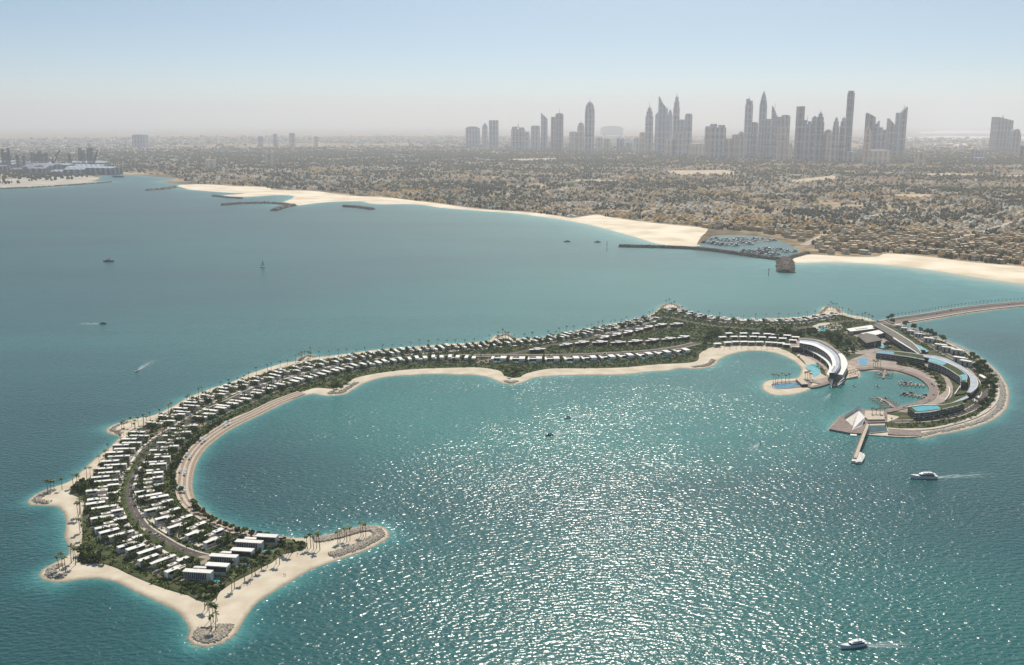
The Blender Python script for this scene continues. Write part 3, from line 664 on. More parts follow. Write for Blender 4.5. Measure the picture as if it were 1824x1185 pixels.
for p, t in walk(la, 17.2, 2.0):
    if near_px(p, 272, 770, 9) : continue
    t = smooth_tangent(la, p); rz = math.atan2(t.x, -t.y)  # outward = left of northward travel
    out = Vector((-t.y, t.x)); rz = math.atan2(out.y, out.x)
    k += 1
    (TWINB if rv.random() < .42 else TWIN).put(p.x+rv.uniform(-1,1), p.y+rv.uniform(-.6,.6), 1.05, rz, f'white twin-bar villa on the sea side of the road, {ordinal(k)} from the southern end', 'villa', 'twin villas on the sea side of the island road', sc=(rv.uniform(.92,1.04), rv.uniform(.95,1.05), rv.uniform(.66,.84)))
    PLACED.append((p.x,p.y,9)); HEDGE_SPOTS += [(p-t*8.4+out*2.5, out, 'sea side'), (p+out*-6.8-t*0.4, out, 'sea side'), (p+out*6.8-t*0.2, out, 'sea side')]
NA_ = k; k = 0
for p, t in walk(lb, 17.6, 2.0):
    if near_px(p, 338, 764, 10): continue
    t = smooth_tangent(lb, p); out = Vector((t.y, -t.x)); rz = math.atan2(out.y, out.x)
    k += 1; far_ = to_px(p.x,p.y)[0] > 540
    (POOLV if (to_px(p.x,p.y)[1] < 765) else (TWINB if rv.random() < .4 else TWIN)).put(p.x, p.y, 1.05, rz, f'white villa on the lagoon side of the road, {ordinal(k)} from the southern end', 'villa', 'villas on the lagoon side of the island road', sc=(rv.uniform(.92,1.02), rv.uniform(.95,1.05), rv.uniform(.66,.84)))
    PLACED.append((p.x,p.y,9)); HEDGE_SPOTS += [(p-t*8.5+out*1.0, out, 'lagoon side'), (p+out*-6.8+t*0.4, out, 'lagoon side'), (p+out*6.6+t*0.2, out, 'lagoon side')]
k = 0
for u, v in ROW_U[1:]:
    p = P(u,v).xy; t = smooth_tangent(lu, p); out = Vector((t.y,-t.x)); k += 1
    COURT.put(p.x, p.y, 1.05, math.atan2(out.y,out.x), f'white villa round a pool court above the lagoon beach, {ordinal(k)} from the west', 'villa', 'pool court villas above the lagoon beach', sc=(1,.95,.8))
    PLACED.append((p.x,p.y,9)); HEDGE_SPOTS += [(p+t*9.6+out*2, out, 'court'), (p+t*9.6-out*4, out, 'court')]
k = 0
for row, nm in ((ROW_C1,'in front row'),(ROW_C2,'in the back row')):
    lr = seg(row, 4); k = 0
    for p, t in walk(lr, 21.0, 3.0):
        t = smooth_tangent(lr, p); k += 1
        CROSS.put(p.x, p.y, 1.05, math.atan2(t.y,t.x)+rv.uniform(-.12,.12), f'villa with crossing white roofs between two roads, {ordinal(k)} from the west {nm}', 'villa', 'cross-roofed villas between the two island roads', sc=rv.uniform(.85,.95))
        PLACED.append((p.x,p.y,10))
k = 0
for p, t in walk(ld, 19.0, 3.0):
    t = smooth_tangent(ld, p); out = Vector((-t.y,t.x)); k += 1
    TWIN.put(p.x, p.y, 1.05, math.atan2(out.y,out.x), f'white flat-roofed villa on the narrow northern neck, {ordinal(k)} from the west', 'villa', 'villas along the northern neck', sc=(.85,1.05,.75))
    PLACED.append((p.x,p.y,9)); HEDGE_SPOTS += [(p+t*8.6, out, 'neck')]
for (u,v), lb_ in zip([(354,1036),(400,1008),(445,982)], ['large white villa with louvred front nearest the rocky southern tip','large white villa with louvred front, middle one of three above the south beach','large white villa with louvred front, northernmost of three above the south beach']):
    p = P(u,v).xy; ESTATE.put(p.x, p.y, 1.06, R(-8), lb_, 'villa', 'large villas above the south beach'); PLACED.append((p.x+3,p.y+3,14))
p = P(957,629.5).xy; CROSS.put(p.x,p.y,1.05,R(5),'low white-roofed gatehouse where the two island roads part','gatehouse',None,.9).name; PLACED.append((p.x,p.y,10))
BV1 = [(870,425),(985,425),(1080,427),(1170,430),(1230,435),(1325,442),(1390,455),(820,455),(910,452),(980,452),(1060,452),(1130,456),(1210,460),(1290,466),(1370,480)]
BV2 = [(780,507),(860,497),(920,492),(985,492),(1045,494),(1110,494),(1185,497),(1225,500),(1275,504),(1320,514)]
for lst, nm in ((BV1[:7],'back row'),(BV1[7:],'middle row'),(BV2,'beachfront row')):
    for i,(a,b) in enumerate(lst):
        u,v = 1100+a/4.389, 500+(b+14)/4.389; p = P(u,v).xy
        an = (u-1345)/90*-0.35
        BEACHV.put(p.x,p.y,1.05,an, f'small white beach villa by the round cove, {ordinal(i+1)} from left, {nm}', 'beach villa', 'small beach villas by the cove', sc=1.12)
        PLACED.append((p.x,p.y,5))
TH = [(1602,585,.7,-.5),(1611,590,.7,-.5),(1623,595.5,.75,-.55),(1636,600.5,.75,-.55),(1655,610,.95,-.6),(1676,622.5,1.05,-.6),(1689,627.5,1.05,-.65),(1706,632,1.05,-.7),(1711,646,1.05,-.75),(1723,652.5,1.05,-.8)]
for i,(u,v,s_,a) in enumerate(TH):
    p = P(u,v).xy; TOWNH.put(p.x,p.y,1.05,a*1.0, f'cream courtyard house on the outer east shore, {ordinal(i+1)} from the causeway', 'house', 'courtyard houses on the east shore', sc=s_*1.15)
    PLACED.append((p.x,p.y,9*s_))
# ------------------------------------------------------------------ vegetation
def leaf_cloud(mb, n, cx, cy, cz, rx, ry, rz_, size, rnd, shell=0.55):
    for _ in range(n):
        while True:
            d = Vector((rnd.uniform(-1,1), rnd.uniform(-1,1), rnd.uniform(-1,1)))
            if shell < d.length < 1: break
        c = Vector((cx+d.x*rx, cy+d.y*ry, cz+d.z*rz_))
        a = Vector((rnd.gauss(0,1),rnd.gauss(0,1),rnd.gauss(0,1))).normalized(); b = a.cross(Vector((rnd.gauss(0,1),rnd.gauss(0,1),rnd.gauss(0,1)))).normalized()
        s = size*rnd.uniform(.6,1.3); a *= s; b *= s*.7
        mb.add([c-a-b*.4, c+a*.1-b, c+a+b*.3, c-a*.2+b], [(0,1,2,3)])
def make_palm(seed, h=8.5):
    rnd = random.Random(seed)
    def f():
        r = empty('palm_tree'); lx, ly = rnd.uniform(-.5,.5), rnd.uniform(-.5,.5)
        t = MB(); t.tube([(0,0,-.3),(lx*.3,ly*.3,h*.4),(lx*.7,ly*.7,h*.75),(lx,ly,h)], [.24,.18,.15,.17], 5); t.build('trunk', M['bark'], r)
        c = MB(); n = 15
        for k in range(n):
            a = k*2*math.pi/n+rnd.uniform(-.2,.2); el = rnd.uniform(-.1,.95); L = rnd.uniform(1.9,2.5)
            d = Vector((math.cos(a),math.sin(a),0)); s = Vector((-d.y,d.x,0)); pts = []
            for j in range(5):
                q = j/4; x = L*q*(1-.12*q); z = h + math.sin(el)*L*q*1.0 - 1.4*q*q
                pts.append((Vector((lx,ly,0))+d*x+Vector((0,0,z)), [.12,.42,.50,.36,.06][j]))
            vs = []
            for c_, w in pts: vs += [c_-s*w-Vector((0,0,.25*w)), c_, c_+s*w-Vector((0,0,.25*w))]
            fs = []
            for j in range(4): fs += [(3*j,3*j+1,3*j+4,3*j+3),(3*j+1,3*j+2,3*j+5,3*j+4)]
            c.add(vs, fs)
        c.build('crown', M['palm_leaf'], r); return register(r)
    return f
PALMS = [Proto(make_palm(s, h)) for s, h in ((1,8.5),(2,9.5),(3,7.5),(4,8.0))]
SHORTP = [Proto(make_palm(s, h)) for s, h in ((5,5.0),(6,5.6))]
def make_tree(seed, m='leaf'):
    rnd = random.Random(seed)
    def f():
        r = empty('garden_tree')
        t = MB(); t.tube([(0,0,-.3),(0.1,0,1.6),(.15,.1,2.6)], [.22,.16,.12], 5)
        for a in (0.3,2.4,4.5): t.tube([(.12,.05,1.9),(math.cos(a)*.9,math.sin(a)*.9,3.2)], [.1,.05], 4)
        t.build('trunk', M['bark'], r)
        c = MB()
        for k in range(7):
            a = k*0.9+rnd.uniform(-.3,.3); q = rnd.uniform(.5,1.5)
            leaf_cloud(c, 40, math.cos(a)*q*1.35, math.sin(a)*q*1.35, rnd.uniform(2.9,5.2), rnd.uniform(1.1,1.7), rnd.uniform(1.1,1.7), rnd.uniform(.9,1.3), .62, rnd)
        c.build('crown', M[m], r); return register(r)
    return f
TREES = [Proto(make_tree(s, m)) for s, m in ((11,'leaf'),(12,'leaf_dark'),(13,'leaf'),(14,'leaf_dark'))]
def make_hedge(seed):
    rnd = random.Random(seed)
    def f():
        c = MB()
        for k in range(6): leaf_cloud(c, 34, -3.8+k*1.5, rnd.uniform(-.3,.3), rnd.uniform(1.4,2.9), 1.3, 1.15, rnd.uniform(1.1,1.8), .55, rnd, .4)
        return c.build('hedge', M['leaf'])
    return f
HEDGES = [Proto(make_hedge(s)) for s in (21,22,23)]
rt = random.Random(5)
def palm(u, v, label, group, sc=None, short=False, z=0.9):
    p = P(u, v).xy
    (rt.choice(SHORTP if short else PALMS)).put(p.x, p.y, z, rt.uniform(0,6.28), label, 'palm tree', group, sc or rt.uniform(.85,1.12))
def palms(px, label, group, **k):
    for u, v in px: palm(u, v, label, group, **k)
palms([(365,1087.6),(370.5,1089.5)], 'one of two tall palms on the sand neck before the rocky southern tip', 'two palms before the southern tip', sc=1)
palms([(374,1107),(380,1110),(387,1108)], 'one of three palms at the back of the rocky southern tip', 'three palms at the back of the southern tip', sc=1)
palms([(376.5,1128),(384,1126)], 'one of two palms on the sand inside the southern rock ring', 'two palms inside the southern rocks', sc=1)
palms([(106,1018),(117,1020),(112,1014)], 'one of three palms at the end of the southwest sand spit', 'palms at the end of the southwest spit')
palms([(127,1005),(135,1008),(131,1001)], 'one of three palms at the root of the southwest sand spit', 'palms at the root of the southwest spit')
palms([(140,923),(145,925),(142,918),(147,948),(143,951),(149,960)], 'palm on the west beach beside the garden wall', 'palms on the west beach')
palms([(86,879),(91,877),(97,876),(111,874),(131,868.5),(138,866),(142,868),(155,857),(161,853)], 'palm on the western sand spit', 'palms on the western spit')
palms([(217,767),(221,764),(235,762),(241,764.5),(247,761),(256,759),(262,757)], 'palm on the small northwest spit', 'palms on the northwest spit')
FR = [(170,841),(185,823),(200,806),(212,792),(225,778),(268,752),(304,735),(342,714),(380,698.5),(420,686),(450,673),(481,661),(512,652),(560,640.5),(608,636),(658,629),(709,624.5),(760,620.5),(800,617),(836,615),(874,610),(962,604.5),(1013,595.5),(1064,585.5),(1107,577.5),(1140,570),(1168,561)]
for p, t in walk(seg(FR,4), 10.5, 0):
    if rt.random() < .22: continue
    q = p + Vector((-t.y,t.x))*rt.uniform(-3.5,2.5)
    rt.choice(PALMS).put(q.x, q.y, .9, rt.uniform(0,6), 'palm in the long row between the seaward villas and the open shore', 'palm tree', 'palms along the open shore', rt.uniform(.7,1.05))
palms([(533,645),(538,641),(543,638.5),(549,640),(553,637)], 'palm on the small rocky bump of the northern shore', 'palms on the small northern bump')
palms([(888,603),(895,600),(900,602),(906,604)], 'palm on the middle rocky bump of the northern shore', 'palms on the middle northern bump')
palms([(1186,549),(1192,546),(1196,549),(1201,548)], 'palm on the pointed northern headland', 'palms on the northern headland')
palms([(1474,553),(1479,551.5),(1484,551),(1489,553),(1494,557),(1500,560)], 'palm on the rocky headland left of the causeway', 'palms on the headland by the causeway')
palms([(1510,564),(1516,565),(1540,570),(1547,572),(1553,575),(1536,573),(1526,571)], 'palm on the shore where the causeway meets the island', 'palms at the island end of the causeway')
for p, t in walk(seg([(1215,557),(1250,564),(1290,568.5),(1330,570.5),(1396,569.5),(1440,566),(1460,562)],4), 15, 0):
    q = p + Vector((-t.y,t.x))*rt.uniform(-2,1)
    rt.choice(PALMS).put(q.x,q.y,.9,rt.uniform(0,6),'palm on the open shore behind the villas of the northern neck','palm tree','palms behind the northern neck',rt.uniform(.6,.9))
for p, t in walk(seg([(1588,567.5),(1641,559),(1709,547.8),(1780,540.3),(1850,534.8)],4), 7.2, 0):
    rt.choice(SHORTP).put(p.x,p.y+1.5,1.1,rt.uniform(0,6),'palm in the single row along the far edge of the causeway','palm tree','palms along the causeway',rt.uniform(.62,.75))
for p, t in walk(main_dual, 9.5, 16):
    rt.choice(SHORTP).put(p.x+rt.uniform(-.4,.4),p.y,1.1,rt.uniform(0,6),'short palm in the planted middle of the dual road','palm tree','palms in the middle of the road',rt.uniform(.6,.85))
palms([(514.7,989),(518.5,990.5),(507,985),(511,987)], 'palm at the sandy corner where the promenade ends', 'palms where the promenade ends')
palms([(547.6,980),(554,977),(559,980),(564,979),(570,981)], 'palm on the neck of the long rocky spit', 'palms on the neck of the long spit')
palms([(602,969),(606,967),(613.4,963),(623.5,964),(618,966)], 'palm midway along the long rocky spit', 'palms midway on the long spit')
palms([(643,956),(647,957.5),(652,957)], 'palm near the end of the long rocky spit', 'palms at the end of the long spit')
palms([(476.7,1011.6),(492,1006),(498,1006.6),(449,1029),(455,1026),(413,1054.7),(418,1051),(386,1071),(466,1017),(436,1038)], 'tall palm at the edge of the south beach below the large villas', 'palms at the edge of the south beach')
palms([(1377,684),(1381,683),(1385,684),(1392,683),(1399,682.5),(1405,682)], 'palm behind the dark pool of the small islet', 'palms on the islet')
palms([(1434,676.5),(1438,677),(1441,679),(1444,680)], 'palm between the islet pavilion and the crescent pool', 'palms beside the islet pavilion')
palms([(1555,655),(1559,656),(1563,655),(1568,655.5)], 'palm on the quay at the head of the basin', 'palms at the head of the basin', sc=.9)
palms([(1553,743),(1560,743),(1567,743.3),(1574,743.6)], 'palm on the raised deck beside the folded white pavilion', 'four palms beside the folded pavilion', short=True, z=3)
for p, t in walk(seg([(1664,746),(1690,742),(1712,735),(1732,725),(1744,712)],4), 7, 0):
    palm(*to_px(p.x,p.y), 'palm on the inner kerb of the eastern road bend', 'palms on the inner kerb of the east bend', sc=.75)
for p, t in walk(seg([(1588,757),(1630,757),(1660,755.5),(1690,751),(1722,742)],4), 9, 0):
    palm(*to_px(p.x,p.y), 'palm on the verge between the south road and the outer path', 'palms on the south verge', sc=.62)
palms([(1477,589),(1482,592),(1486,594),(1491,592),(1493,597),(1497,595),(1494,602),(1500,604),(1500,598),(1505,600),(1511,608),(1508,604),(1514,604),(1518,607),(1472,592),(1480,586),(1488,588),(1505,609),(1512,612),(1498,609)], 'palm in the tan paved grove left of the arrival building', 'palms in the paved grove', sc=.85)
# broad trees
def gtree(u, v, label, group, sc=1.0):
    p = P(u,v).xy; rt.choice(TREES).put(p.x,p.y,.9,rt.uniform(0,6),label,'tree',group,sc*rt.uniform(.95,1.3))
for u,v in [(1612.6,583),(1627,589),(1639.6,594),(1650,598),(1656,599),(1664,603),(1678,610)]: gtree(u,v,'round green tree standing alone along the northeast shore wall','trees along the northeast shore wall',1.1)
for u,v in [(1731,640),(1738,646),(1744,652),(1750,655),(1755,662),(1762,670),(1767,680),(1769.5,688),(1770,697),(1767,706),(1764,714),(1757,722),(1748,728),(1736,660),(1742,664),(1746,671),(1752,690),(1760,690)]: gtree(u,v,'leafy tree beside the pale path of the east shore','trees beside the east shore path',1.05)
for p, t in walk(seg([(345,904),(356,914),(373,927),(398,941),(423,950),(446,958),(471,964),(502,970),(540,974)],4), 6.0, 0):
    gtree(*to_px(p.x,p.y-1.5+rt.uniform(-2,2)), 'leafy tree behind the southern end of the promenade','trees behind the southern promenade',.72)
for p, t in walk(seg([(330,880),(318,858),(324,832),(340,808),(362,785),(392,763),(425,746)],4), 6.5, 0):
    gtree(*to_px(p.x-4+rt.uniform(-2,2),p.y), 'leafy tree in the green belt behind the curved promenade','trees in the green belt behind the promenade',.62)
for u,v in [(470,1000),(462,990),(452,1002),(440,1010),(430,1018),(424,1026),(416,1010),(410,1030),(398,1045),(390,1052),(382,1060),(372,1066),(360,1064),(350,1056),(340,1050),(330,1052),(366,1052),(378,1048),(385,1020),(376,1014),(392,996),(400,992),(408,985),(418,976),(430,966),(470,975),(482,984),(478,993),(346,1014),(352,1010),(336,1020)]: gtree(u,v,'leafy garden tree around the three large southern villas','trees around the large southern villas',.62)
for u,v in [(140,872),(146,876),(150,880),(133,877),(152,870),(147,866),(145,990),(150,996),(157,1000),(166,1003),(160,990),(153,985),(175,1004),(185,1006)]: gtree(u,v,'leafy tree in the green corner at the root of a western spit','trees at the roots of the western spits',.75)
for u,v in [(608,696),(600,694),(594,697),(600,690),(620,684),(908,674),(913,672),(918,669),(924,667),(902,668),(914,665)]: gtree(u,v,'leafy tree on a green point of the lagoon shore','trees on the green points of the lagoon',.75)
for u,v in [(1606,652),(1614,653.5),(1622,655),(1630,657),(1638,660),(1646,664),(1653,668),(1660,674),(1667,681),(1671,688),(1673,696),(1600,650)]: gtree(u,v,'leafy tree in the planted bank above the basin quay','trees above the basin quay',.75)
for u,v in [(1580,618),(1583,620),(1578,621),(1640,634),(1644,633.5),(1588,569),(1582,571),(1590,578)]: gtree(u,v,'round tree among the roofs behind the plaza','trees among the resort roofs',.9)
PK = [Vector(p) for p in world_line([(1245,628),(1262,598),(1300,592),(1450,592),(1480,600),(1510,612),(1520,630),(1505,632),(1480,618),(1450,604),(1420,602),(1396,604),(1330,597),(1290,598),(1275,612),(1262,620)])]
def inside(poly, x, y):
    c = False; j = len(poly)-1
    for i in range(len(poly)):
        a, b = poly[i], poly[j]
        if (a[1] > y) != (b[1] > y) and x < (b[0]-a[0])*(y-a[1])/(b[1]-a[1])+a[0]: c = not c
        j = i
    return c
n = 0
xs = [p.x for p in PK]; ys = [p.y for p in PK]
while n < 95:
    x, y = rt.uniform(min(xs),max(xs)), rt.uniform(min(ys),max(ys))
    if not inside(PK,x,y): continue
    rt.choice(TREES).put(x,y,.9,rt.uniform(0,6),'leafy tree in the wooded park between cove villas and crescent hotel','tree','trees of the wooded park',rt.uniform(.7,1.05)); n += 1
ntree = sum(p_.n for p_ in TREES); print('trees so far', ntree)
cand = [(p, t, 'sea') for p, t in walk(la, 17.2, 2.0)]+[(p, t, 'lagoon') for p, t in walk(lb, 17.6, 2.0)]
rt.shuffle(cand)
for p, t, w_ in cand[:max(0,296-ntree)]:
    o_ = Vector((-t.y,t.x))*(1 if w_=='sea' else -1); q = p-t*8.3+o_*rt.uniform(-8,-3)
    rt.choice(TREES).put(q.x,q.y,.95,rt.uniform(0,6),'leafy tree between two villas on the %s side of the road'%w_,'tree','trees between %s side villas'%w_,rt.uniform(.65,.95))
rt.shuffle(HEDGE_SPOTS); HEDGE_SPOTS = HEDGE_SPOTS[:298]
for i,(q,out,s_) in enumerate(HEDGE_SPOTS):
    rt.choice(HEDGES).put(q.x,q.y,1.0,math.atan2(out.y,out.x)+rt.uniform(-.1,.1), {'sea side':'dense dark shrubs growing beside a villa on the sea side of the road','lagoon side':'dense dark shrubs growing beside a villa on the lagoon side of the road','court':'dense dark shrubs between two pool court villas','neck':'dense dark shrubs between two villas of the northern neck'}[s_], 'shrubs', {'sea side':'shrubs of the sea side villas','lagoon side':'shrubs of the lagoon side villas','court':'shrubs between the pool court villas','neck':'shrubs between the northern neck villas'}[s_], (rt.uniform(.8,1.1), rt.uniform(1.1,1.6), rt.uniform(1.0,1.5)))
# low planting that nobody could count: one mass over the garden ground
def shrubbery():
    G = gpoly; xs = [p.x for p in G]; ys = [p.y for p in G]
    gx = np.array([[p.x,p.y] for p in G])
    n = 62000
    X = RNG.uniform(min(xs),max(xs),n); Y = RNG.uniform(min(ys),max(ys),n)
    ins = np.zeros(n,bool); j = len(gx)-1
    for i in range(len(gx)):
        a, b = gx[i], gx[j]; c = (a[1]>Y)!=(b[1]>Y)
        with np.errstate(divide='ignore', invalid='ignore'):
            ins ^= c & (X < (b[0]-a[0])*(Y-a[1])/(b[1]-a[1]+1e-12)+a[0])
        j = i
    X, Y = X[ins], Y[ins]; keep = np.ones(len(X),bool)
    for px, py, r in PLACED: keep &= ((X-px)**2+(Y-py)**2) > (r*.3)**2
    for ln, w in ((road_s,8.5),(seg(ROAD_N,4),5.0),(seg(ROAD_E,4),4.5)):
        for p in ln: keep &= ((X-p.x)**2+(Y-p.y)**2) > w**2
    for poly in RESORT_CLEAR:
        pp = poly; jn = len(pp)-1; c2 = np.zeros(len(X),bool)
        for i in range(len(pp)):
            a, b = pp[i], pp[jn]; c = (a[1]>Y)!=(b[1]>Y)
            c2 ^= c & (X < (b[0]-a[0])*(Y-a[1])/((b[1]-a[1]) or 1e-9)+a[0]); jn = i
        keep &= ~c2
    for pp in BEDW:
        jn = len(pp)-1; c2 = np.zeros(len(X),bool)
        for i in range(len(pp)):
            a, b = pp[i], pp[jn]; c = (a[1]>Y)!=(b[1]>Y)
            c2 ^= c & (X < (b[0]-a[0])*(Y-a[1])/((b[1]-a[1]) or 1e-9)+a[0]); jn = i
        keep |= c2
    X, Y = X[keep], Y[keep]; print('shrub clumps', len(X))
    k = 9; m = len(X)*k
    cx = np.repeat(X,k)+RNG.normal(0,.7,m); cy = np.repeat(Y,k)+RNG.normal(0,.7,m); cz = 1.0+np.abs(RNG.normal(0,.55,m))*np.repeat(RNG.uniform(.4,1.5,len(X)),k)
    a = RNG.normal(0,1,(m,3)); a /= np.linalg.norm(a,axis=1)[:,None]; b = np.cross(a,RNG.normal(0,1,(m,3))); b /= np.linalg.norm(b,axis=1)[:,None]
    s = RNG.uniform(.45,.95,m)[:,None]; C = np.stack([cx,cy,cz],1)
    V = np.stack([C-a*s-b*s*.4, C+a*s*.1-b*s*.7, C+a*s+b*s*.3, C-a*s*.2+b*s*.7],1).reshape(-1,3)
    F = np.arange(m*4).reshape(-1,4)
    o = numpy_mesh('shrubbery', V, F, M['leaf']); tag(o, 'low green planting spread over the gardens of the curved island', 'shrubbery', kind='stuff')
M['pale_rock'] = mat('pale_rock', (0.42,0.38,0.32), 0.95, base2=(0.72,0.67,0.58), scale=0.9, spec=0.1)
M['net_pool'] = mat('sea_pool_water', (0.02,0.06,0.055), 0.1, base2=(0.05,0.11,0.095), scale=0.5, spec=0.5, bump=0.1)
# ------------------------------------------------------------------ resort buildings
RESORT_CLEAR = []
def poly_px(px, z=0.0, smooth=False, step=3):
    w = [P(u,v,z).xy for u,v in px]; return catmull(w, step) if smooth else w
def clear(px): RESORT_CLEAR.append([(p.x,p.y) for p in world_line(px)])
def resample(line, n):
    L = [0]
    for i in range(len(line)-1): L.append(L[-1]+(line[i+1]-line[i]).length)
    out = []; j = 0
    for k in range(n):
        t = L[-1]*k/(n-1)
        while j < len(L)-2 and L[j+1] < t: j += 1
        out.append(line[j].lerp(line[j+1], (t-L[j])/max(L[j+1]-L[j],1e-6)))
    return out
def band(mb, A, B, z0, z1):
    """solid curved slab between two matching lines"""
    n = len(A)
    vs = [(p.x,p.y,z1) for p in A]+[(p.x,p.y,z1) for p in B]+[(p.x,p.y,z0) for p in A]+[(p.x,p.y,z0) for p in B]
    fs = []
    for i in range(n-1):
        fs += [(i,i+1,n+i+1,n+i),(2*n+i,3*n+i,3*n+i+1,2*n+i+1),(i,2*n+i,2*n+i+1,i+1),(n+i,n+i+1,3*n+i+1,3*n+i)]
    fs += [(0,n,3*n,2*n),(n-1,3*n-1,4*n-1,2*n-1)]
    mb.add(vs, fs)
def lerp_line(A, B, t): return [a.lerp(b,t) for a,b in zip(A,B)]
def off(A, d):
    nn = normals2(A, False); return [p+q*d for p,q in zip(A,nn)]
def arc_building(name, front, back, ztop, base, floors, roofm, label, cat, group=None, rim=True, n=26, rooftop=None, glassm=None, smooth=True):
    """front / back: roof edges in photo pixels, left to right, at height ztop"""
    F = resample(poly_px(front, ztop, smooth), n); B = resample(poly_px(back, ztop, smooth), n)
    c = (sum((p for p in F+B), Vector((0,0))))/(2*n)
    root = empty(name, (c.x, c.y, 0))
    F = [p-c for p in F]; B = [p-c for p in B]
    f = MB(); band(f, F, B, ztop-.45, ztop); f.build('roof', roofm, root)
    Fi, Bi = lerp_line(F,B,.08), lerp_line(F,B,.92)
    g = MB(); band(g, lerp_line(F,B,.14), Bi, base, ztop-.46); g.build('wall', glassm or M['glass'], root)
    s = MB()
    for k in range(1, floors):
        z = base+(ztop-.45-base)*k/floors; band(s, lerp_line(F,B,.02), lerp_line(F,B,.13), z-.18, z+.05)
    s.build('balcony', M['cream'], root)
    nf = max(6, int(sum((F[i+1]-F[i]).length for i in range(n-1))/4.6))
    FF = resample(lerp_line(F,B,.03), nf); GG = resample(lerp_line(F,B,.135), nf)
    for a, b in zip(FF[1:-1], GG[1:-1]):
        fn = MB(); fn.bar((a.x,a.y,(base+ztop-.46)/2),(b.x,b.y,(base+ztop-.46)/2),.16,ztop-.5-base); fn.build('partition_fin', M['cream'], root)
    if rim:
        r_ = MB(); band(r_, lerp_line(F,B,-.015), lerp_line(F,B,.03), ztop-.5, ztop+.3); band(r_, lerp_line(F,B,.95), lerp_line(F,B,1.015), ztop-.5, ztop+.35); r_.build('parapet', M['roof'], root)
    return root, F, B, c
# crescent hotel
hF = [(1424,611),(1444,614.5),(1463.6,623),(1476,632.6),(1482,643.6),(1482,655),(1475.7,664.5)]
hB = [(1425,604.5),(1449,606.5),(1471,615.5),(1488,627),(1496,640),(1496,652),(1488,664)]
root, F, B, c = arc_building('crescent_hotel', hF, hB, 12.5, 6.6, 3, M['metal'], None, None, rim=False)
tag(root, 'crescent-shaped hotel with pale metal roof curving round the cove pool', 'hotel')
r_ = MB(); band(r_, lerp_line(F,B,-.02), lerp_line(F,B,.42), 12.3, 12.75); r_.build('roof_panel', M['roof'], root)
r_ = MB(); band(r_, lerp_line(F,B,.9), lerp_line(F,B,1.05), 11.6, 13.0); r_.build('parapet', M['glass'], root)
Cn = resample(poly_px([(1406.6,618),(1422,618.5),(1444,626),(1460,635),(1471,643.6),(1477,654),(1473,666)],6.4,True),26); Cn = [p-c for p in Cn]
r_ = MB(); band(r_, Cn, lerp_line(F,B,.5), 6.1, 6.55); r_.build('canopy', M['roof'], root)
r_ = MB(); band(r_, lerp_line(Cn,lerp_line(F,B,.5),.22), lerp_line(F,B,.6), 1.3, 6.08); r_.build('lower_wall', M['glass'], root)
for i in (3,7,11,15,19,23):
    q = MB(); p = lerp_line(Cn,F,.08)[i]; q.tube([(p.x,p.y,1.2),(p.x,p.y,6.1)], .3, 8); q.build('column', M['roof'], root)
# slot in the roof end
q = MB(); a = lerp_line(F,B,.22); band(q, a[20:25], lerp_line(F,B,.36)[20:25], 12.76, 12.85); q.build('roof_slot', M['glass'], root)
clear([(1400,615),(1430,600),(1470,605),(1500,628),(1512,650),(1500,690),(1470,690),(1440,680),(1425,640)])
# white hall next to the crescent
root = empty('waterfront_hall', tuple(P(1500,650))); cc = root.location.copy()
top = [P(u,v,9.0).xy-cc.xy for u,v in [(1491,630.5),(1499,629.5),(1504,634),(1508,641.4),(1510,648),(1508.6,654),(1501,668),(1486.6,666),(1494,655),(1496,645),(1495,637)]]
m_ = MB(); m_.prism(top, 8.5, 9.0); m_.build('roof', M['roof'], root)
ins_ = [p*.93+(sum(top,Vector((0,0)))/len(top))*.07 for p in top]
m_ = MB(); m_.prism(ins_, 1.2, 8.49); m_.build('wall', M['cream'], root)
A = P(1485,666.5,9.0)-cc; Bp = P(1481.5,692,1.0)-cc; 
m_ = MB(); a1 = P(1487,667,9.0)-cc; a2 = P(1481,691.5,.6)-cc; a3 = P(1484.5,666.8,9.0)-cc; a4 = P(1480.5,690.5,.6)-cc
m_.add([a1,a2,a4,a3, a1+Vector((0,2.2,0)), a2+Vector((.3,5.5,0)), a4+Vector((0,5.5,0)), a3+Vector((0,2.2,0))], [(3,2,1,0),(4,5,6,7),(0,1,5,4),(1,2,6,5),(2,3,7,6),(3,0,4,7)])
m_.build('blade_wall', M['roof'], root)
m_ = MB(); b = [P(u,v,.9).xy-cc.xy for u,v in [(1484,690),(1494,687),(1505,675),(1503,668),(1487,671)]]; m_.prism(b, -.6, 2.4); m_.build('terrace', M['wood'], root)
for k,(z0,z1) in enumerate(((2.45,3.2),(5.0,5.7))):
    m_ = MB(); b0 = P(1504.5,668,8.5)-cc; e0 = P(1492,688,2.5)-cc; b0.z=e0.z=0
    m_.bar((b0.x,b0.y,(z0+z1)/2),(b0.x+(e0.x-b0.x)*(1-.25*k),b0.y+(e0.y-b0.y)*(1-.25*k),(z0+z1)/2),.5,z1-z0); m_.build('balcony_band', M['roof'], root)
tag(root, 'white-roofed waterfront hall with a folded blade wall reaching the water beside the crescent hotel', 'hall')
